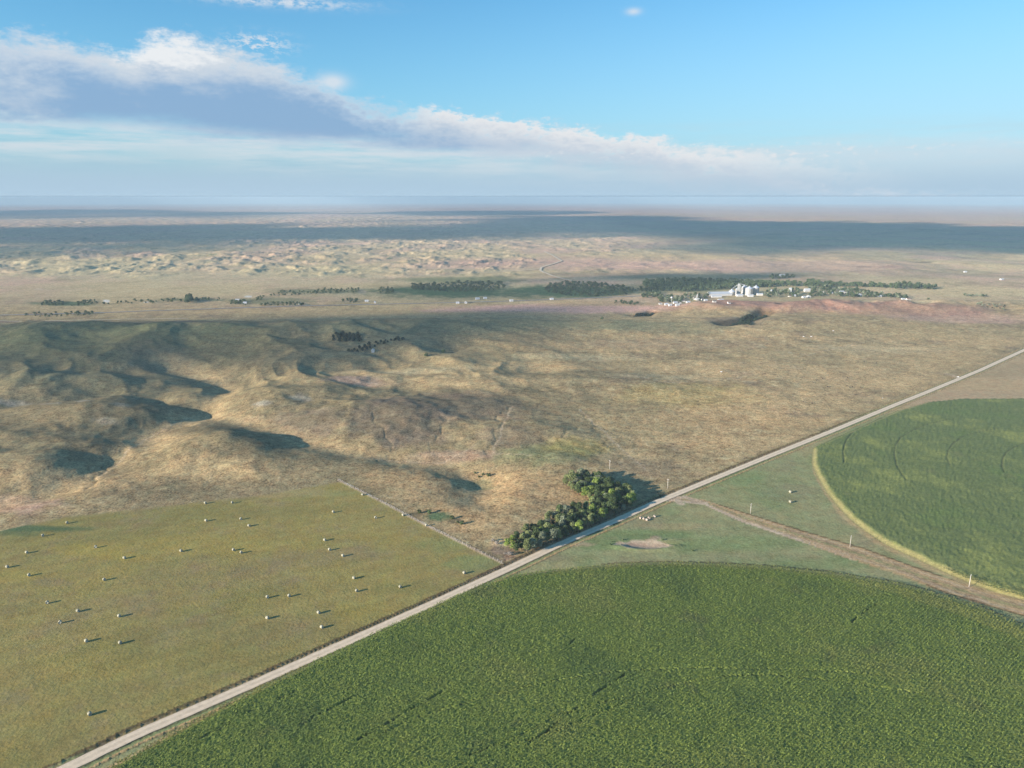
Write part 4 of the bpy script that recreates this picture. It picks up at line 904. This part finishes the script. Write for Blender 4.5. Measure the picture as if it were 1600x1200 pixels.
cows = [(1270, 598, 'leftmost on the dry patch above the gravel road'), (1276, 595, 'second from the left on the dry patch'), (1293, 605, 'lower left in the scattered herd'), (1297, 605.5, 'beside the lower left one in the herd'), (1308, 601, 'near the middle of the herd, alone'), (1323, 604, 'left one of the three close together'), (1328, 606, 'middle one of the three close together'),
        (1332, 605, 'right one of the three close together'), (1344, 606, 'rightmost of the scattered herd'), (1336, 617, 'nearest to the road on the dry grass'), (1350, 566, 'left one of the far pair on the upper slope'), (1369, 568, 'right one of the far pair on the upper slope'), (1255, 629, 'far left below the main herd'), (1269, 631, 'alone below the main herd, toward the road'), (1285, 592, 'at the top edge of the main herd'), (1324, 591, 'behind the three close together')]
for px, py, lab in cows:
    x, y, z = SURF(px, py)
    if cow is None: cow = make_cow(); o = cow
    else: o = cow.copy(); C.objects.link(o)
    o.location = (x, y, z); o.rotation_euler = (0, 0, random.uniform(0, 6.28)); tag(o, 'black cow '+lab, 'cow', 'cattle grazing above the gravel road')

# ------------------------------------------------------------------ buildings
def gable(name, loc, rz, w, d, h, rise, wm, rm, label, cat, group=None, win=True, steeple=False):
    """house: ridge along local x; w along x, d along y"""
    root = empty(name, loc, rz); tag(root, label, cat, group)
    m = MB(); m.box(-w/2, w/2, -d/2, d/2, -1.0, h)
    m.add([(-w/2, -d/2, h), (-w/2, d/2, h), (-w/2, 0, h+rise)], [(0, 2, 1)]); m.add([(w/2, -d/2, h), (w/2, d/2, h), (w/2, 0, h+rise)], [(0, 1, 2)])
    m.build('wall', wm, root)
    m = MB(); e = 0.5; k = rise/(d/2)
    for sg in (-1, 1):
        yo = sg*(d/2+e); zo = h-k*e; t = 0.18
        V = [(-w/2-e, 0, h+rise+t), (w/2+e, 0, h+rise+t), (w/2+e, yo, zo+t), (-w/2-e, yo, zo+t), (-w/2-e, 0, h+rise+0.02), (w/2+e, 0, h+rise+0.02), (w/2+e, yo, zo+0.02), (-w/2-e, yo, zo+0.02)]
        m.add(V, [(0, 1, 2, 3), (7, 6, 5, 4), (0, 3, 7, 4), (1, 5, 6, 2), (3, 2, 6, 7)])
    m.build('roof', rm, root)
    if win:
        n = max(1, int(w/4.5))
        for i in range(n):
            xx = -w/2+(i+0.5)*w/n
            for sg in (-1, 1):
                m = MB(); yy = sg*d/2; m.box(xx-0.55, xx+0.55, min(yy, yy+sg*0.05), max(yy, yy+sg*0.05), 1.0, 2.2); m.build('window', M_GLASS, root)
        m = MB(); m.box(-0.2, 0.8, -d/2-0.06, -d/2-0.002, 0, 0.0+0.0+1.0 if False else 2.1); 
        m.build('door', M_SIDINGT, root) if n > 1 and n % 2 == 0 else None
    if steeple:
        m = MB(); m.box(-w/2-1.6, -w/2-0.01, -1.2, 1.2, 0, h+rise+1.5); m.add([(-w/2-1.8, -1.4, h+rise+1.5), (-w/2+0.2, -1.4, h+rise+1.5), (-w/2+0.2, 1.4, h+rise+1.5), (-w/2-1.8, 1.4, h+rise+1.5), (-w/2-0.8, 0, h+rise+7)], [(0, 1, 4), (1, 2, 4), (2, 3, 4), (3, 0, 4), (3, 2, 1, 0)]); m.build('steeple', M_WHITE, root)
    return root
def bin_(loc, r, h, cone, label, group='grain bins of the elevator', wm=None, rm=None):
    root = empty('grain_bin', loc); tag(root, label, 'grain bin', group)
    m = MB(); prof = []; nb = max(4, int(h/1.2))
    for i in range(nb+1): prof += [(r, -1.0 if i == 0 else i*h/nb-0.03), (r+0.06, i*h/nb)]
    m.rings(prof, 36); m.build('wall', wm or M_WHITE, root, True)
    m = MB(); m.rings([(r+0.35, h-0.15), (r+0.35, h), (r*0.55, h+cone*0.5), (0.9, h+cone), (0.9, h+cone+0.7), (0.1, h+cone+1.0)], 36, cap=True); m.build('roof', rm or M_GALV, root)
    m = MB(); m.box(r+0.02, r+0.25, -0.3, 0.3, 0, h); m.build('ladder', M_GALV, root)
    return root
def TP(px, py): return SURF(px, py)
bin_(TP(1170, 461), 9.6, 17, 5.0, 'largest front grain bin, white lit side and blue shaded side')
bin_(TP(1180.5, 460), 8.0, 18, 5.0, 'right grain bin with a bright sloping roof')
bin_(TP(1162, 458.5), 6.5, 17, 4.0, 'narrow grain bin half hidden behind the largest one')
bin_(TP(1143, 461), 8.5, 9, 6.0, 'squat wide grain bin at the end of the long shed')
bin_(TP(1150, 462), 2.2, 17, 1.5, 'slim white silo left of the concrete tower')
bin_(TP(1205, 459), 2.3, 9, 1.2, 'slim white silo standing alone right of the bins', None)
root = empty('grain_elevator', TP(1154, 460)); tag(root, 'tall grey concrete elevator tower between silo and bins', 'grain elevator')
m = MB(); m.box(-3.2, 3.2, -3.2, 3.2, -1, 24); m.build('tower', M_CONC, root)
m = MB(); m.box(-2.2, 2.2, -2.2, 2.2, 24, 27.5); m.build('headhouse', M_CONC, root)
m = MB(); m.tube((2.2, -0.5, 27), (20, -2, 22.5), 0.5, 0.5, 6); m.tube((-2.2, -0.5, 26), (-16, 2, 15), 0.45, 0.45, 6); m.build('spout', M_GALV, root)
gable('long_shed', TP(1124, 461.5), R(8), 60, 19, 5.0, 4.5, M_WHITE, M_ROOFG, 'long grey roofed flat storage shed left of the grain bins', 'shed', None, False)
gable('low_building', TP(1155.5, 463), R(5), 15, 9, 4, 2, M_WHITE, M_ROOFG, 'low white building at the foot of the concrete tower', 'building', None, False)
gable('low_building', TP(1172.5, 463.5), R(0), 13, 7, 4, 1.5, M_WHITE, M_WHITE, 'low bright white building in front of the largest bin', 'building', None, False)
gable('low_building', TP(1187, 461.5), R(0), 14, 8, 4, 1.5, M_SIDING, M_ROOFG, 'low pale building right of the grain bins', 'building', None, False)
gable('low_building', TP(1119, 464.5), R(6), 26, 8, 3.5, 1.5, M_WHITE, M_ROOFG, 'narrow white building in front of the long shed', 'building', None, False)
HS = [(1032, 476, 9, 7, 'W', 'D', 'leftmost small white house of the town'), (1041, 477, 8, 6, 'W', 'G', 'second white house from the left end of town'), (1047, 478, 7, 6, 'W', 'W', 'third white house from the left end of town'), (1055, 475, 10, 7, 'S', 'G', 'pale house among trees between the western white ones'),
      (1058.5, 478, 9, 6, 'W', 'W', 'white house at the lower edge of the western block'), (1062, 475, 8, 6, 'W', 'D', 'white house at the right end of the western block'), (1075, 474, 9, 6, 'S', 'G', 'pale grey house below the church'), (1090, 469, 9, 7, 'W', 'W', 'bright white house just below the church'),
      (1098.5, 469.5, 9, 7, 'S', 'D', 'pale house right of the bright white one below the church'), (1102.5, 470.5, 8, 6, 'W', 'G', 'white house before the long shed'), (1126, 470, 14, 8, 'S', 'G', 'pale building alone on the slope below the long shed'), (1139, 474.5, 7, 6, 'W', 'R', 'small white house on the open slope below the squat bin'),
      (1234, 463.5, 8, 6, 'S', 'R', 'pale house among trees east of the slim silo'), (1240, 463, 9, 7, 'W', 'G', 'white house left of the two white sheds'), (1256, 465.5, 9, 8, 'W', 'W', 'left one of two bright white sheds at the slope edge'), (1263.5, 464.5, 9, 8, 'W', 'W', 'right one of two bright white sheds at the slope edge'),
      (1261, 455.5, 17, 8, 'W', 'W', 'long white roofed building behind the two white sheds'), (1284, 457, 10, 7, 'S', 'R', 'pale house deep among the eastern town trees'), (1298, 459, 9, 7, 'W', 'G', 'white house in the middle of the eastern trees'), (1315, 457, 12, 7, 'W', 'G', 'white house with a long grey roof in the eastern half'),
      (1321, 458, 8, 6, 'S', 'D', 'dark roofed house beside the long grey roof'), (1332, 461, 8, 6, 'S', 'R', 'brown roofed house in the eastern half of town'), (1344, 462, 9, 7, 'W', 'G', 'white house left of the last two bright buildings'), (1369, 462.5, 12, 7, 'W', 'W', 'long bright white building at the east end of town'),
      (1374.5, 464, 8, 6, 'W', 'W', 'small bright white building at the very east end of town'), (1411, 469, 9, 6, 'S', 'G', 'pale house past the east end of town, left one'), (1419, 470, 10, 6, 'S', 'R', 'pale house past the east end of town, right one'), (1116, 474, 8, 5, 'S', 'D', 'small shed on the slope between houses and pale building'),
      (1222, 432.5, 18, 10, 'W', 'W', 'white farm building alone among trees north of town'), (1508, 425.5, 9, 7, 'W', 'W', 'bright white barn alone on the far right plain'), (1565, 437.5, 10, 8, 'W', 'G', 'white farmhouse at the end of the pale far right track'), (583, 549.5, 7, 5, 'W', 'W', 'small bright white shed between the dark cedars on the slope'),
      (715, 474.5, 8, 5, 'W', 'G', 'left one of two small white sheds by the valley road'), (728, 474, 8, 6, 'W', 'W', 'right one of two small white sheds by the valley road'), (799, 471, 9, 6, 'W', 'W', 'small white shed by the highway below the dark woods'), (862, 468.5, 9, 6, 'S', 'G', 'pale shed by the highway before the second woods'),
      (746, 468, 10, 7, 'W', 'G', 'white shed set back from the highway in the meadow'), (758, 467, 8, 6, 'S', 'G', 'pale shed at the meadow edge left of the woods'), (573, 471.5, 9, 6, 'W', 'W', 'white shed on the creek flat below the pale bluff'), (586, 473.5, 8, 5, 'W', 'G', 'white shed by the highway right of the pale bluff'),
      (383, 474.5, 8, 6, 'W', 'G', 'white house at the end of the creek brush'), (469, 476, 9, 6, 'S', 'G', 'pale shed beside the highway at the brush end'), (371, 470, 10, 6, 'S', 'W', 'pale roofed barn above the creek brush'), (1041, 471, 8, 6, 'S', 'R', 'brown roofed house behind the western white houses'), (1068, 471.5, 8, 6, 'S', 'D', 'dark roofed house between the western block and the church')]
MM = {'W': M_WHITE, 'S': M_SIDING, 'D': M_ROOFD, 'G': M_ROOFG, 'R': M_ROOFR}
for px, py, w, d, wm, rm, lab in HS:
    nm = 'shed' if ('shed' in lab or 'barn' in lab) else ('farm_building' if 'farm' in lab else 'house')
    gable(nm, TP(px, py), R(random.choice([8, 98, 12, 4])) if w < 12 else R(6), w*0.92, d*0.92, 2.8 if w < 15 else 5, 1.8 if w < 15 else 3, MM[wm], MM[rm], lab, 'shed' if nm == 'shed' else 'house' if nm == 'house' else 'farm building', 'buildings of the valley and town', win=(w < 15))
gable('church', TP(1087, 468), R(100), 14, 8, 5, 3.5, M_WHITE, M_ROOFD, 'small white church with a pointed steeple above the western houses', 'church', None, True, True)
root = empty('water_tower', TP(1049, 475)); tag(root, 'slender pale water tower rising over the western houses', 'water tower')
m = MB(); m.rings([(0.5, -1), (0.4, 11), (0.6, 12)], 10); m.build('stem', M_WHITE, root, True)
m = MB(); m.rings([(0.7, 11.6), (2.3, 12.8), (2.7, 14), (2.3, 15.2), (0.3, 16.2)], 16); m.build('tank', M_WHITE, root, True)
root = empty('small_elevator', TP(1234.5, 458)); tag(root, 'pale boxy old grain elevator in the middle of town', 'grain elevator')
m = MB(); m.box(-2.6, 2.6, -2.6, 2.6, -1, 11); m.build('tower', M_SIDING, root)
m = MB(); m.add([(-2.9, -2.9, 11), (2.9, -2.9, 11), (2.9, 2.9, 11), (-2.9, 2.9, 11), (-2.9, 0, 14), (2.9, 0, 14)], [(0, 1, 5, 4), (2, 3, 4, 5), (0, 4, 3), (1, 2, 5), (3, 2, 1, 0)]); m.build('roof', M_ROOFG, root)
# stock tanks on the range
st = None
for px, py, lab in ((1127, 581, 'pale round stock tank in the open range left of the herd'), (1255.5, 526, 'pale stock tank, left one of the far pair below the canyon'), (1267.5, 526, 'pale stock tank, right one of the far pair below the canyon'), (1302, 517, 'small pale stock tank on the far slope right of the canyon'), (1379, 622, 'white salt tub beside the herd near the road'),
                    (1497, 589, 'pale stock tank by the gravel road at the upper right')):
    if st is None:
        m = MB(); m.rings([(2.3, 0), (2.35, 0.9), (2.2, 0.9), (2.2, 0.25), (0.0, 0.25)], 20); st = m.build('stock_tank', M_WHITE, None, False); o = st
    else: o = st.copy(); C.objects.link(o)
    x, y, z = SURF(px, py); s = 0.35 if 'tub' in lab else 0.65; o.location = (x, y, z-0.05); o.scale = (s, s, s); tag(o, lab, 'stock tank', 'stock tanks on the range')

# ------------------------------------------------------------------ clouds upwind that throw the big shadows (unseen, beyond the left of the view)
def cloud_mat(name, dens):
    m, nt, b = newmat(name); b.inputs['Base Color'].default_value = (0.9, 0.9, 0.92, 1); b.inputs['Roughness'].default_value = 1
    a = N(nt, 'ShaderNodeVertexColor'); a.layer_name = 'Col'; sp = N(nt, 'ShaderNodeSeparateColor'); nt.links.new(a.outputs['Color'], sp.inputs[0])
    tr = N(nt, 'ShaderNodeBsdfTransparent'); mx = N(nt, 'ShaderNodeMixShader'); nt.links.new(math_(nt, 'MULTIPLY', sp.outputs[0], dens), mx.inputs[0])
    nt.links.new(tr.outputs[0], mx.inputs[1]); nt.links.new(b.outputs[0], mx.inputs[2]); nt.links.new(mx.outputs[0], nt.nodes['Material Output'].inputs['Surface'])
    return m
M_CLOUD = cloud_mat('cloud_vapour', 0.93); M_THIN = cloud_mat('thin_cloud_vapour', 0.36)
L_ = Vector((cos(R(SUN_AZ))*cos(R(SUN_EL)), sin(R(SUN_AZ))*cos(R(SUN_EL)), -sin(R(SUN_EL))))
def cloud(px0, px1, y_top, y_bot, alt, seed, cm=None):
    """a lumpy flat-based cumulus whose shadow lies between the surveyed ground lines"""
    a = GP([(px0, y_bot), (px1, y_bot), (px0, y_top), (px1, y_top)]); cx = a[:, 0].mean(); cy = (a[:2, 1].mean()+a[2:, 1].mean())/2
    rx = abs(a[:, 0].max()-a[:, 0].min())/2*0.9; ry = (a[2:, 1].mean()-a[:2, 1].mean())/2
    nx, ny = 110, 80; u = np.linspace(-1.5, 1.5, nx); v = np.linspace(-1.6, 1.6, ny); U, Vv = np.meshgrid(u, v)
    X = U*rx; Y = Vv*ry; q = np.sqrt(U**2+Vv**2); sc = min(rx, ry)
    d = 1-q+1.0*fbm(X+cx, (Y+cy), sc*0.8, seed, 6, 0.66)
    th_ = np.clip(d, 0, None); top = 260*np.sqrt(th_)*(1+0.4*fbm(X, Y, sc*0.3, seed+5, 3)); bot = -40*np.sqrt(th_)
    off = -L_*(alt/-L_.z); X0 = X+cx+off.x; Y0 = Y+cy+off.y
    n = nx*ny; Vt = np.r_[np.c_[X0.ravel(), Y0.ravel(), alt+top.ravel()], np.c_[X0.ravel(), Y0.ravel(), alt+bot.ravel()]]
    a_ = (np.arange(ny-1)[:, None]*nx+np.arange(nx-1)[None, :]); f = np.stack([a_, a_+1, a_+nx+1, a_+nx], -1).reshape(-1, 4)
    cc = sst(0.0, 0.45, d).ravel(); cc = np.r_[cc, cc]; cc = np.c_[cc, cc, cc, np.ones(len(cc))]; keep = (th_.ravel()[f] > 0).any(1); f = f[keep]; f = np.r_[f, f[:, ::-1]+n]
    idx, inv = np.unique(f, return_inverse=True)
    me = mesh_np('cloud', Vt[idx], inv.reshape(f.shape), cm or M_CLOUD, cc[idx], True)
    return tag(link('cloud', me), 'low flat based cloud shading the plain', 'cloud', kind='stuff')
cloud(-250, 560, 350, 398, 2500, 900)
cloud(-600, 380, 327, 342, 2600, 910)
cloud(430, 980, 349, 376, 2500, 922, M_THIN)
cloud(620, 1180, 337, 375, 2500, 920)
cloud(1020, 1560, 347, 392, 2500, 933)
cloud(1320, 2150, 353, 432, 2500, 931)
cloud(560, 900, 328, 337, 2600, 935)
cloud(-560, 300, 526, 640, 2300, 940, M_THIN)  # unseen thin cloud, enlarged to darken the left hills
cloud(560, 960, 444, 468, 2300, 960, M_THIN)

# ------------------------------------------------------------------ air
m = bpy.data.materials.new('haze'); m.use_nodes = True; nt = m.node_tree; nt.nodes.remove(nt.nodes['Principled BSDF'])
pv = N(nt, 'ShaderNodeVolumePrincipled'); pv.inputs['Color'].default_value = (0.66, 0.85, 0.98, 1); pv.inputs['Density'].default_value = 6.8e-5; pv.inputs['Anisotropy'].default_value = 0.0
nt.links.new(pv.outputs[0], nt.nodes['Material Output'].inputs['Volume'])
m_ = MB(); Z0 = float(GZ.min())-3; m_.box(-96000, 96000, -96000, 96000, Z0, 250); o = m_.build('haze', m); tag(o, 'thin blue haze over the plain', 'haze', kind='stuff')

# ------------------------------------------------------------------ sky
w = bpy.data.worlds.new('World'); bpy.context.scene.world = w; w.use_nodes = True; nt = w.node_tree
bg = nt.nodes['Background']; sky = N(nt, 'ShaderNodeTexSky'); sky.sky_type = 'NISHITA'; sky.sun_disc = False
sky.sun_elevation = R(SUN_EL); sky.sun_rotation = R(90-(SUN_AZ+180)) % (2*pi); sky.altitude = 1200; sky.air_density = 1.0; sky.dust_density = 0.6; sky.ozone_density = 1.2
tc = N(nt, 'ShaderNodeTexCoord'); sp = N(nt, 'ShaderNodeSeparateXYZ'); nt.links.new(tc.outputs['Generated'], sp.inputs[0])
az = math_(nt, 'MULTIPLY', math_(nt, 'ARCTAN2', sp.outputs[0], sp.outputs[1]), 180/pi)
el = math_(nt, 'MULTIPLY', math_(nt, 'ARCSINE', sp.outputs[2]), 180/pi)
def cvec(sx, sy, oz=0.0):
    c = N(nt, 'ShaderNodeCombineXYZ'); nt.links.new(math_(nt, 'MULTIPLY', az, sx), c.inputs[0]); nt.links.new(math_(nt, 'MULTIPLY', el, sy), c.inputs[1]); c.inputs[2].default_value = oz; return c.outputs[0]
def curve(pts):
    """elevation (deg) as a function of azimuth, from surveyed sky points"""
    A = [azel(*p) for p in pts]; fc = N(nt, 'ShaderNodeFloatCurve'); cu = fc.mapping.curves[0]
    t = math_(nt, 'DIVIDE', math_(nt, 'ADD', az, 60), 120, clamp=True); nt.links.new(t, fc.inputs['Value'])
    P = [((a+60)/120, (e+5)/25) for a, e in A]
    cu.points[0].location = (0, P[0][1]); cu.points[1].location = (1, P[-1][1])
    for p in P: cu.points.new(*p)
    for p in cu.points: p.handle_type = 'AUTO_CLAMPED'
    fc.mapping.update()
    return math_(nt, 'SUBTRACT', math_(nt, 'MULTIPLY', fc.outputs[0], 25), 5)
def step(v, a, b): 
    n = N(nt, 'ShaderNodeMapRange'); n.interpolation_type = 'SMOOTHSTEP'; nt.links.new(v, n.inputs[0]); n.inputs[1].default_value = a; n.inputs[2].default_value = b; return n.outputs[0]
def sub(a, b): return math_(nt, 'SUBTRACT', a, b)
def mul(a, b): return math_(nt, 'MULTIPLY', a, b)
def add(a, b): return math_(nt, 'ADD', a, b)
K = 6.7                                      # cloud radiance scale in the sky node's units
def kc(*c): return tuple(v*K for v in c)
TOP = curve([(-300, -10), (0, 36), (60, 48), (130, 66), (190, 82), (215, 66), (240, 42), (285, 44), (330, 66), (400, 80), (440, 100), (520, 128), (560, 150), (640, 168), (700, 170), (760, 182), (860, 190), (940, 212), (1100, 240), (1400, 300)])
BOT = curve([(-300, 190), (0, 182), (150, 190), (300, 204), (420, 212), (600, 220), (760, 232), (860, 222), (940, 222), (1100, 250), (1400, 308)])
nz1 = sub(noise(nt, cvec(0.32, 0.75), 1.0, 10, 0.66), 0.5); nz2 = sub(noise(nt, cvec(0.10, 0.42, 5), 1.0, 6, 0.6), 0.5); nz3 = sub(noise(nt, cvec(1.3, 2.6, 9), 1.0, 8, 0.68), 0.5)
dtop = add(sub(TOP, el), add(mul(nz1, 3.8), mul(nz3, 2.3)))
dbot = add(sub(el, BOT), add(mul(nz2, 2.6), mul(nz3, 0.5)))
bank = mul(step(dtop, -0.3, 1.3), step(dbot, -1.0, 0.8))
white = kc(1.03, 1.03, 1.03); slate = kc(0.31, 0.49, 0.74); pale = kc(0.46, 0.61, 0.82)
def blob(px, py, wx, wy):
    c_ = azel(px, py); gx = mul(sub(az, c_[0]), 1/wx); gy = mul(sub(el, c_[1]), 1/wy)
    return math_(nt, 'POWER', 2.718, mul(-1.0, add(mul(gx, gx), mul(gy, gy))))
spot = blob(258, 78, 3.6, 1.5); spot2 = blob(290, 95, 9.0, 2.3); rim0 = blob(20, 60, 7, 1.2); ray = blob(40, 145, 4.0, 2.0)
grey = mixc(nt, step(add(nz1, mul(nz2, 0.8)), -0.28, 0.28), pale, kc(0.72, 0.81, 0.91))
dk = mul(step(dtop, 0.5, 2.6), step(dbot, -0.9, 0.6))
bel = add(add(blob(580, 185, 16, 2.6), blob(260, 160, 13, 2.3)), add(mul(blob(200, 90, 4.5, 1.0), 0.7), blob(700, 200, 8, 1.3)))
col_b = mixc(nt, mul(dk, step(add(bel, mul(add(nz2, nz3), 1.1)), 0.15, 0.85)), grey, slate)
col_b = mixc(nt, mul(step(dtop, 1.5, 0.2), 0.75), col_b, kc(0.80, 0.85, 0.92))
col_b = mixc(nt, mul(step(add(add(rim0, mul(ray, 0.7)), mul(nz1, 1.2)), 0.30, 1.0), 0.75), col_b, kc(0.80, 0.85, 0.91))
col_b = mixc(nt, mul(step(add(spot2, mul(nz1, 1.4)), 0.35, 1.05), 0.8), col_b, kc(0.84, 0.87, 0.91))
col_b = mixc(nt, step(add(add(spot, mul(nz1, 1.5)), mul(nz3, 0.8)), 0.42, 0.85), col_b, white)
# right-hand cumulus string low over the horizon, stratus layers below the bank, high haze
PUFF = curve([(-300, 308), (560, 200), (640, 160), (690, 160), (740, 172), (800, 180), (850, 184), (880, 196), (940, 198), (1000, 205), (1070, 222), (1150, 232), (1250, 240), (1320, 250), (1400, 262), (1900, 280)])
pd = add(sub(PUFF, el), add(mul(nz1, 3.2), mul(nz3, 1.4))); pn = add(nz3, nz1)
puff = mul(mul(mul(step(pd, 0.0, 0.7), step(az, azel(1500, 250)[0], azel(1000, 230)[0])), step(pd, 4.0, 1.4)), mul(step(sub(az, azel(610, 200)[0]), 0, 4), step(pn, -0.34, 0.0)))
small = mul(mul(blob(1150, 238, 15, 0.55), step(nz3, 0.03, 0.16)), 0.9)
frag = add(mul(blob(405, 68, 1.8, 0.6), step(nz3, -0.05, 0.1)), mul(blob(430, 2, 5, 0.35), step(nz3, -0.15, 0.15)))
frag = add(frag, mul(blob(990, 18, 0.5, 0.22), 0.7)); frag = add(frag, mul(blob(520, 128, 1.0, 0.5), 0.9))
st1 = sub(noise(nt, cvec(0.06, 0.75, 20), 1.0, 8, 0.62), 0.5); st2 = sub(noise(nt, cvec(0.16, 1.7, 28), 1.0, 8, 0.65), 0.5)
LAY = curve([(-300, 188), (0, 186), (150, 184), (280, 186), (380, 200), (520, 204), (640, 212), (800, 216), (1000, 222), (1200, 215), (1400, 205), (1900, 195)])
ld = add(sub(LAY, el), mul(nz2, 2.0)); lay = mul(mul(step(ld, -0.3, 0.7), step(ld, 3.6, 1.0)), step(add(st1, mul(st2, 0.6)), -0.20, 0.16))
strat = mul(mul(step(el, 6.5, 3.0), step(el, 0.8, 3.0)), step(add(st1, st2), -0.12, 0.30))
cool = mul(mul(step(el, 5.5, 3.0), step(el, 1.0, 3.0)), mul(step(st1, 0.05, -0.2), step(az, 25, 5)))
haze_l = math_(nt, 'MINIMUM', math_(nt, 'POWER', 2.718, mul(el, -0.14)), 1.0)
hr = step(az, -25, 40)
base = N(nt, 'ShaderNodeVectorMath', operation='MULTIPLY'); nt.links.new(sky.outputs[0], base.inputs[0]); base.inputs[1].default_value = (0.48, 1.27, 1.62)
sky_c = base.outputs[0]
sky_c = mixc(nt, mul(step(el, 18, 4), mul(hr, 0.5)), sky_c, kc(0.55, 0.82, 0.97))
sky_c = mixc(nt, haze_l, sky_c, mixc(nt, hr, kc(0.46, 0.62, 0.76), kc(0.60, 0.74, 0.87)))
sky_c = mixc(nt, step(el, 4.0, 0.3), sky_c, kc(0.495, 0.68, 0.845))
c0 = mixc(nt, mul(cool, 0.30), sky_c, kc(0.40, 0.55, 0.74))
c1 = mixc(nt, mul(strat, 0.40), c0, kc(0.62, 0.74, 0.82))
c1 = mixc(nt, mul(lay, mul(step(az, 40, -5), 0.8)), c1, kc(0.80, 0.86, 0.92))
c1 = mixc(nt, mul(mul(mul(step(ld, 0.0, 1.5), step(el, 0.6, 3.5)), step(az, 0, 30)), 0.55), c1, kc(0.74, 0.84, 0.94))
c3 = mixc(nt, mul(bank, 0.90), c1, col_b)
c4 = mixc(nt, mul(puff, 0.95), c3, mixc(nt, step(pd, 2.2, 0.5), kc(0.62, 0.72, 0.84), kc(0.93, 0.94, 0.96)))
c4 = mixc(nt, math_(nt, 'MINIMUM', small, 1.0), c4, kc(0.90, 0.92, 0.95))
c4 = mixc(nt, math_(nt, 'MINIMUM', frag, 0.8), c4, kc(0.85, 0.90, 0.96))
nt.links.new(c4, bg.inputs['Color']); bg.inputs['Strength'].default_value = 0.064

# ------------------------------------------------------------------ sun, camera, render
sl = bpy.data.lights.new('sun', 'SUN'); sl.energy = 5.0; sl.angle = R(0.55); sl.color = (1.0, 0.90, 0.78)
so = bpy.data.objects.new('sun', sl); C.objects.link(so); so.rotation_euler = L_.to_track_quat('-Z', 'Y').to_euler(); so.location = (0, 0, 400)
cd = bpy.data.cameras.new('camera'); cd.sensor_width = 36; cd.lens = 36*F/1600; cd.clip_start = 1; cd.clip_end = 400000
co = bpy.data.objects.new('camera', cd); C.objects.link(co); co.location = (0, 0, H); co.rotation_euler = (pi/2-PITCH, 0, 0)
sc = bpy.context.scene; sc.camera = co
vs = sc.view_settings; vs.view_transform = 'Standard'; vs.look = 'None'; vs.exposure = 1.02; vs.gamma = 1
sc.cycles.use_denoising = True; sc.cycles.max_bounces = 4; sc.cycles.diffuse_bounces = 2; sc.cycles.volume_bounces = 0; sc.cycles.transparent_max_bounces = 8
sc.cycles.sample_clamp_indirect = 10
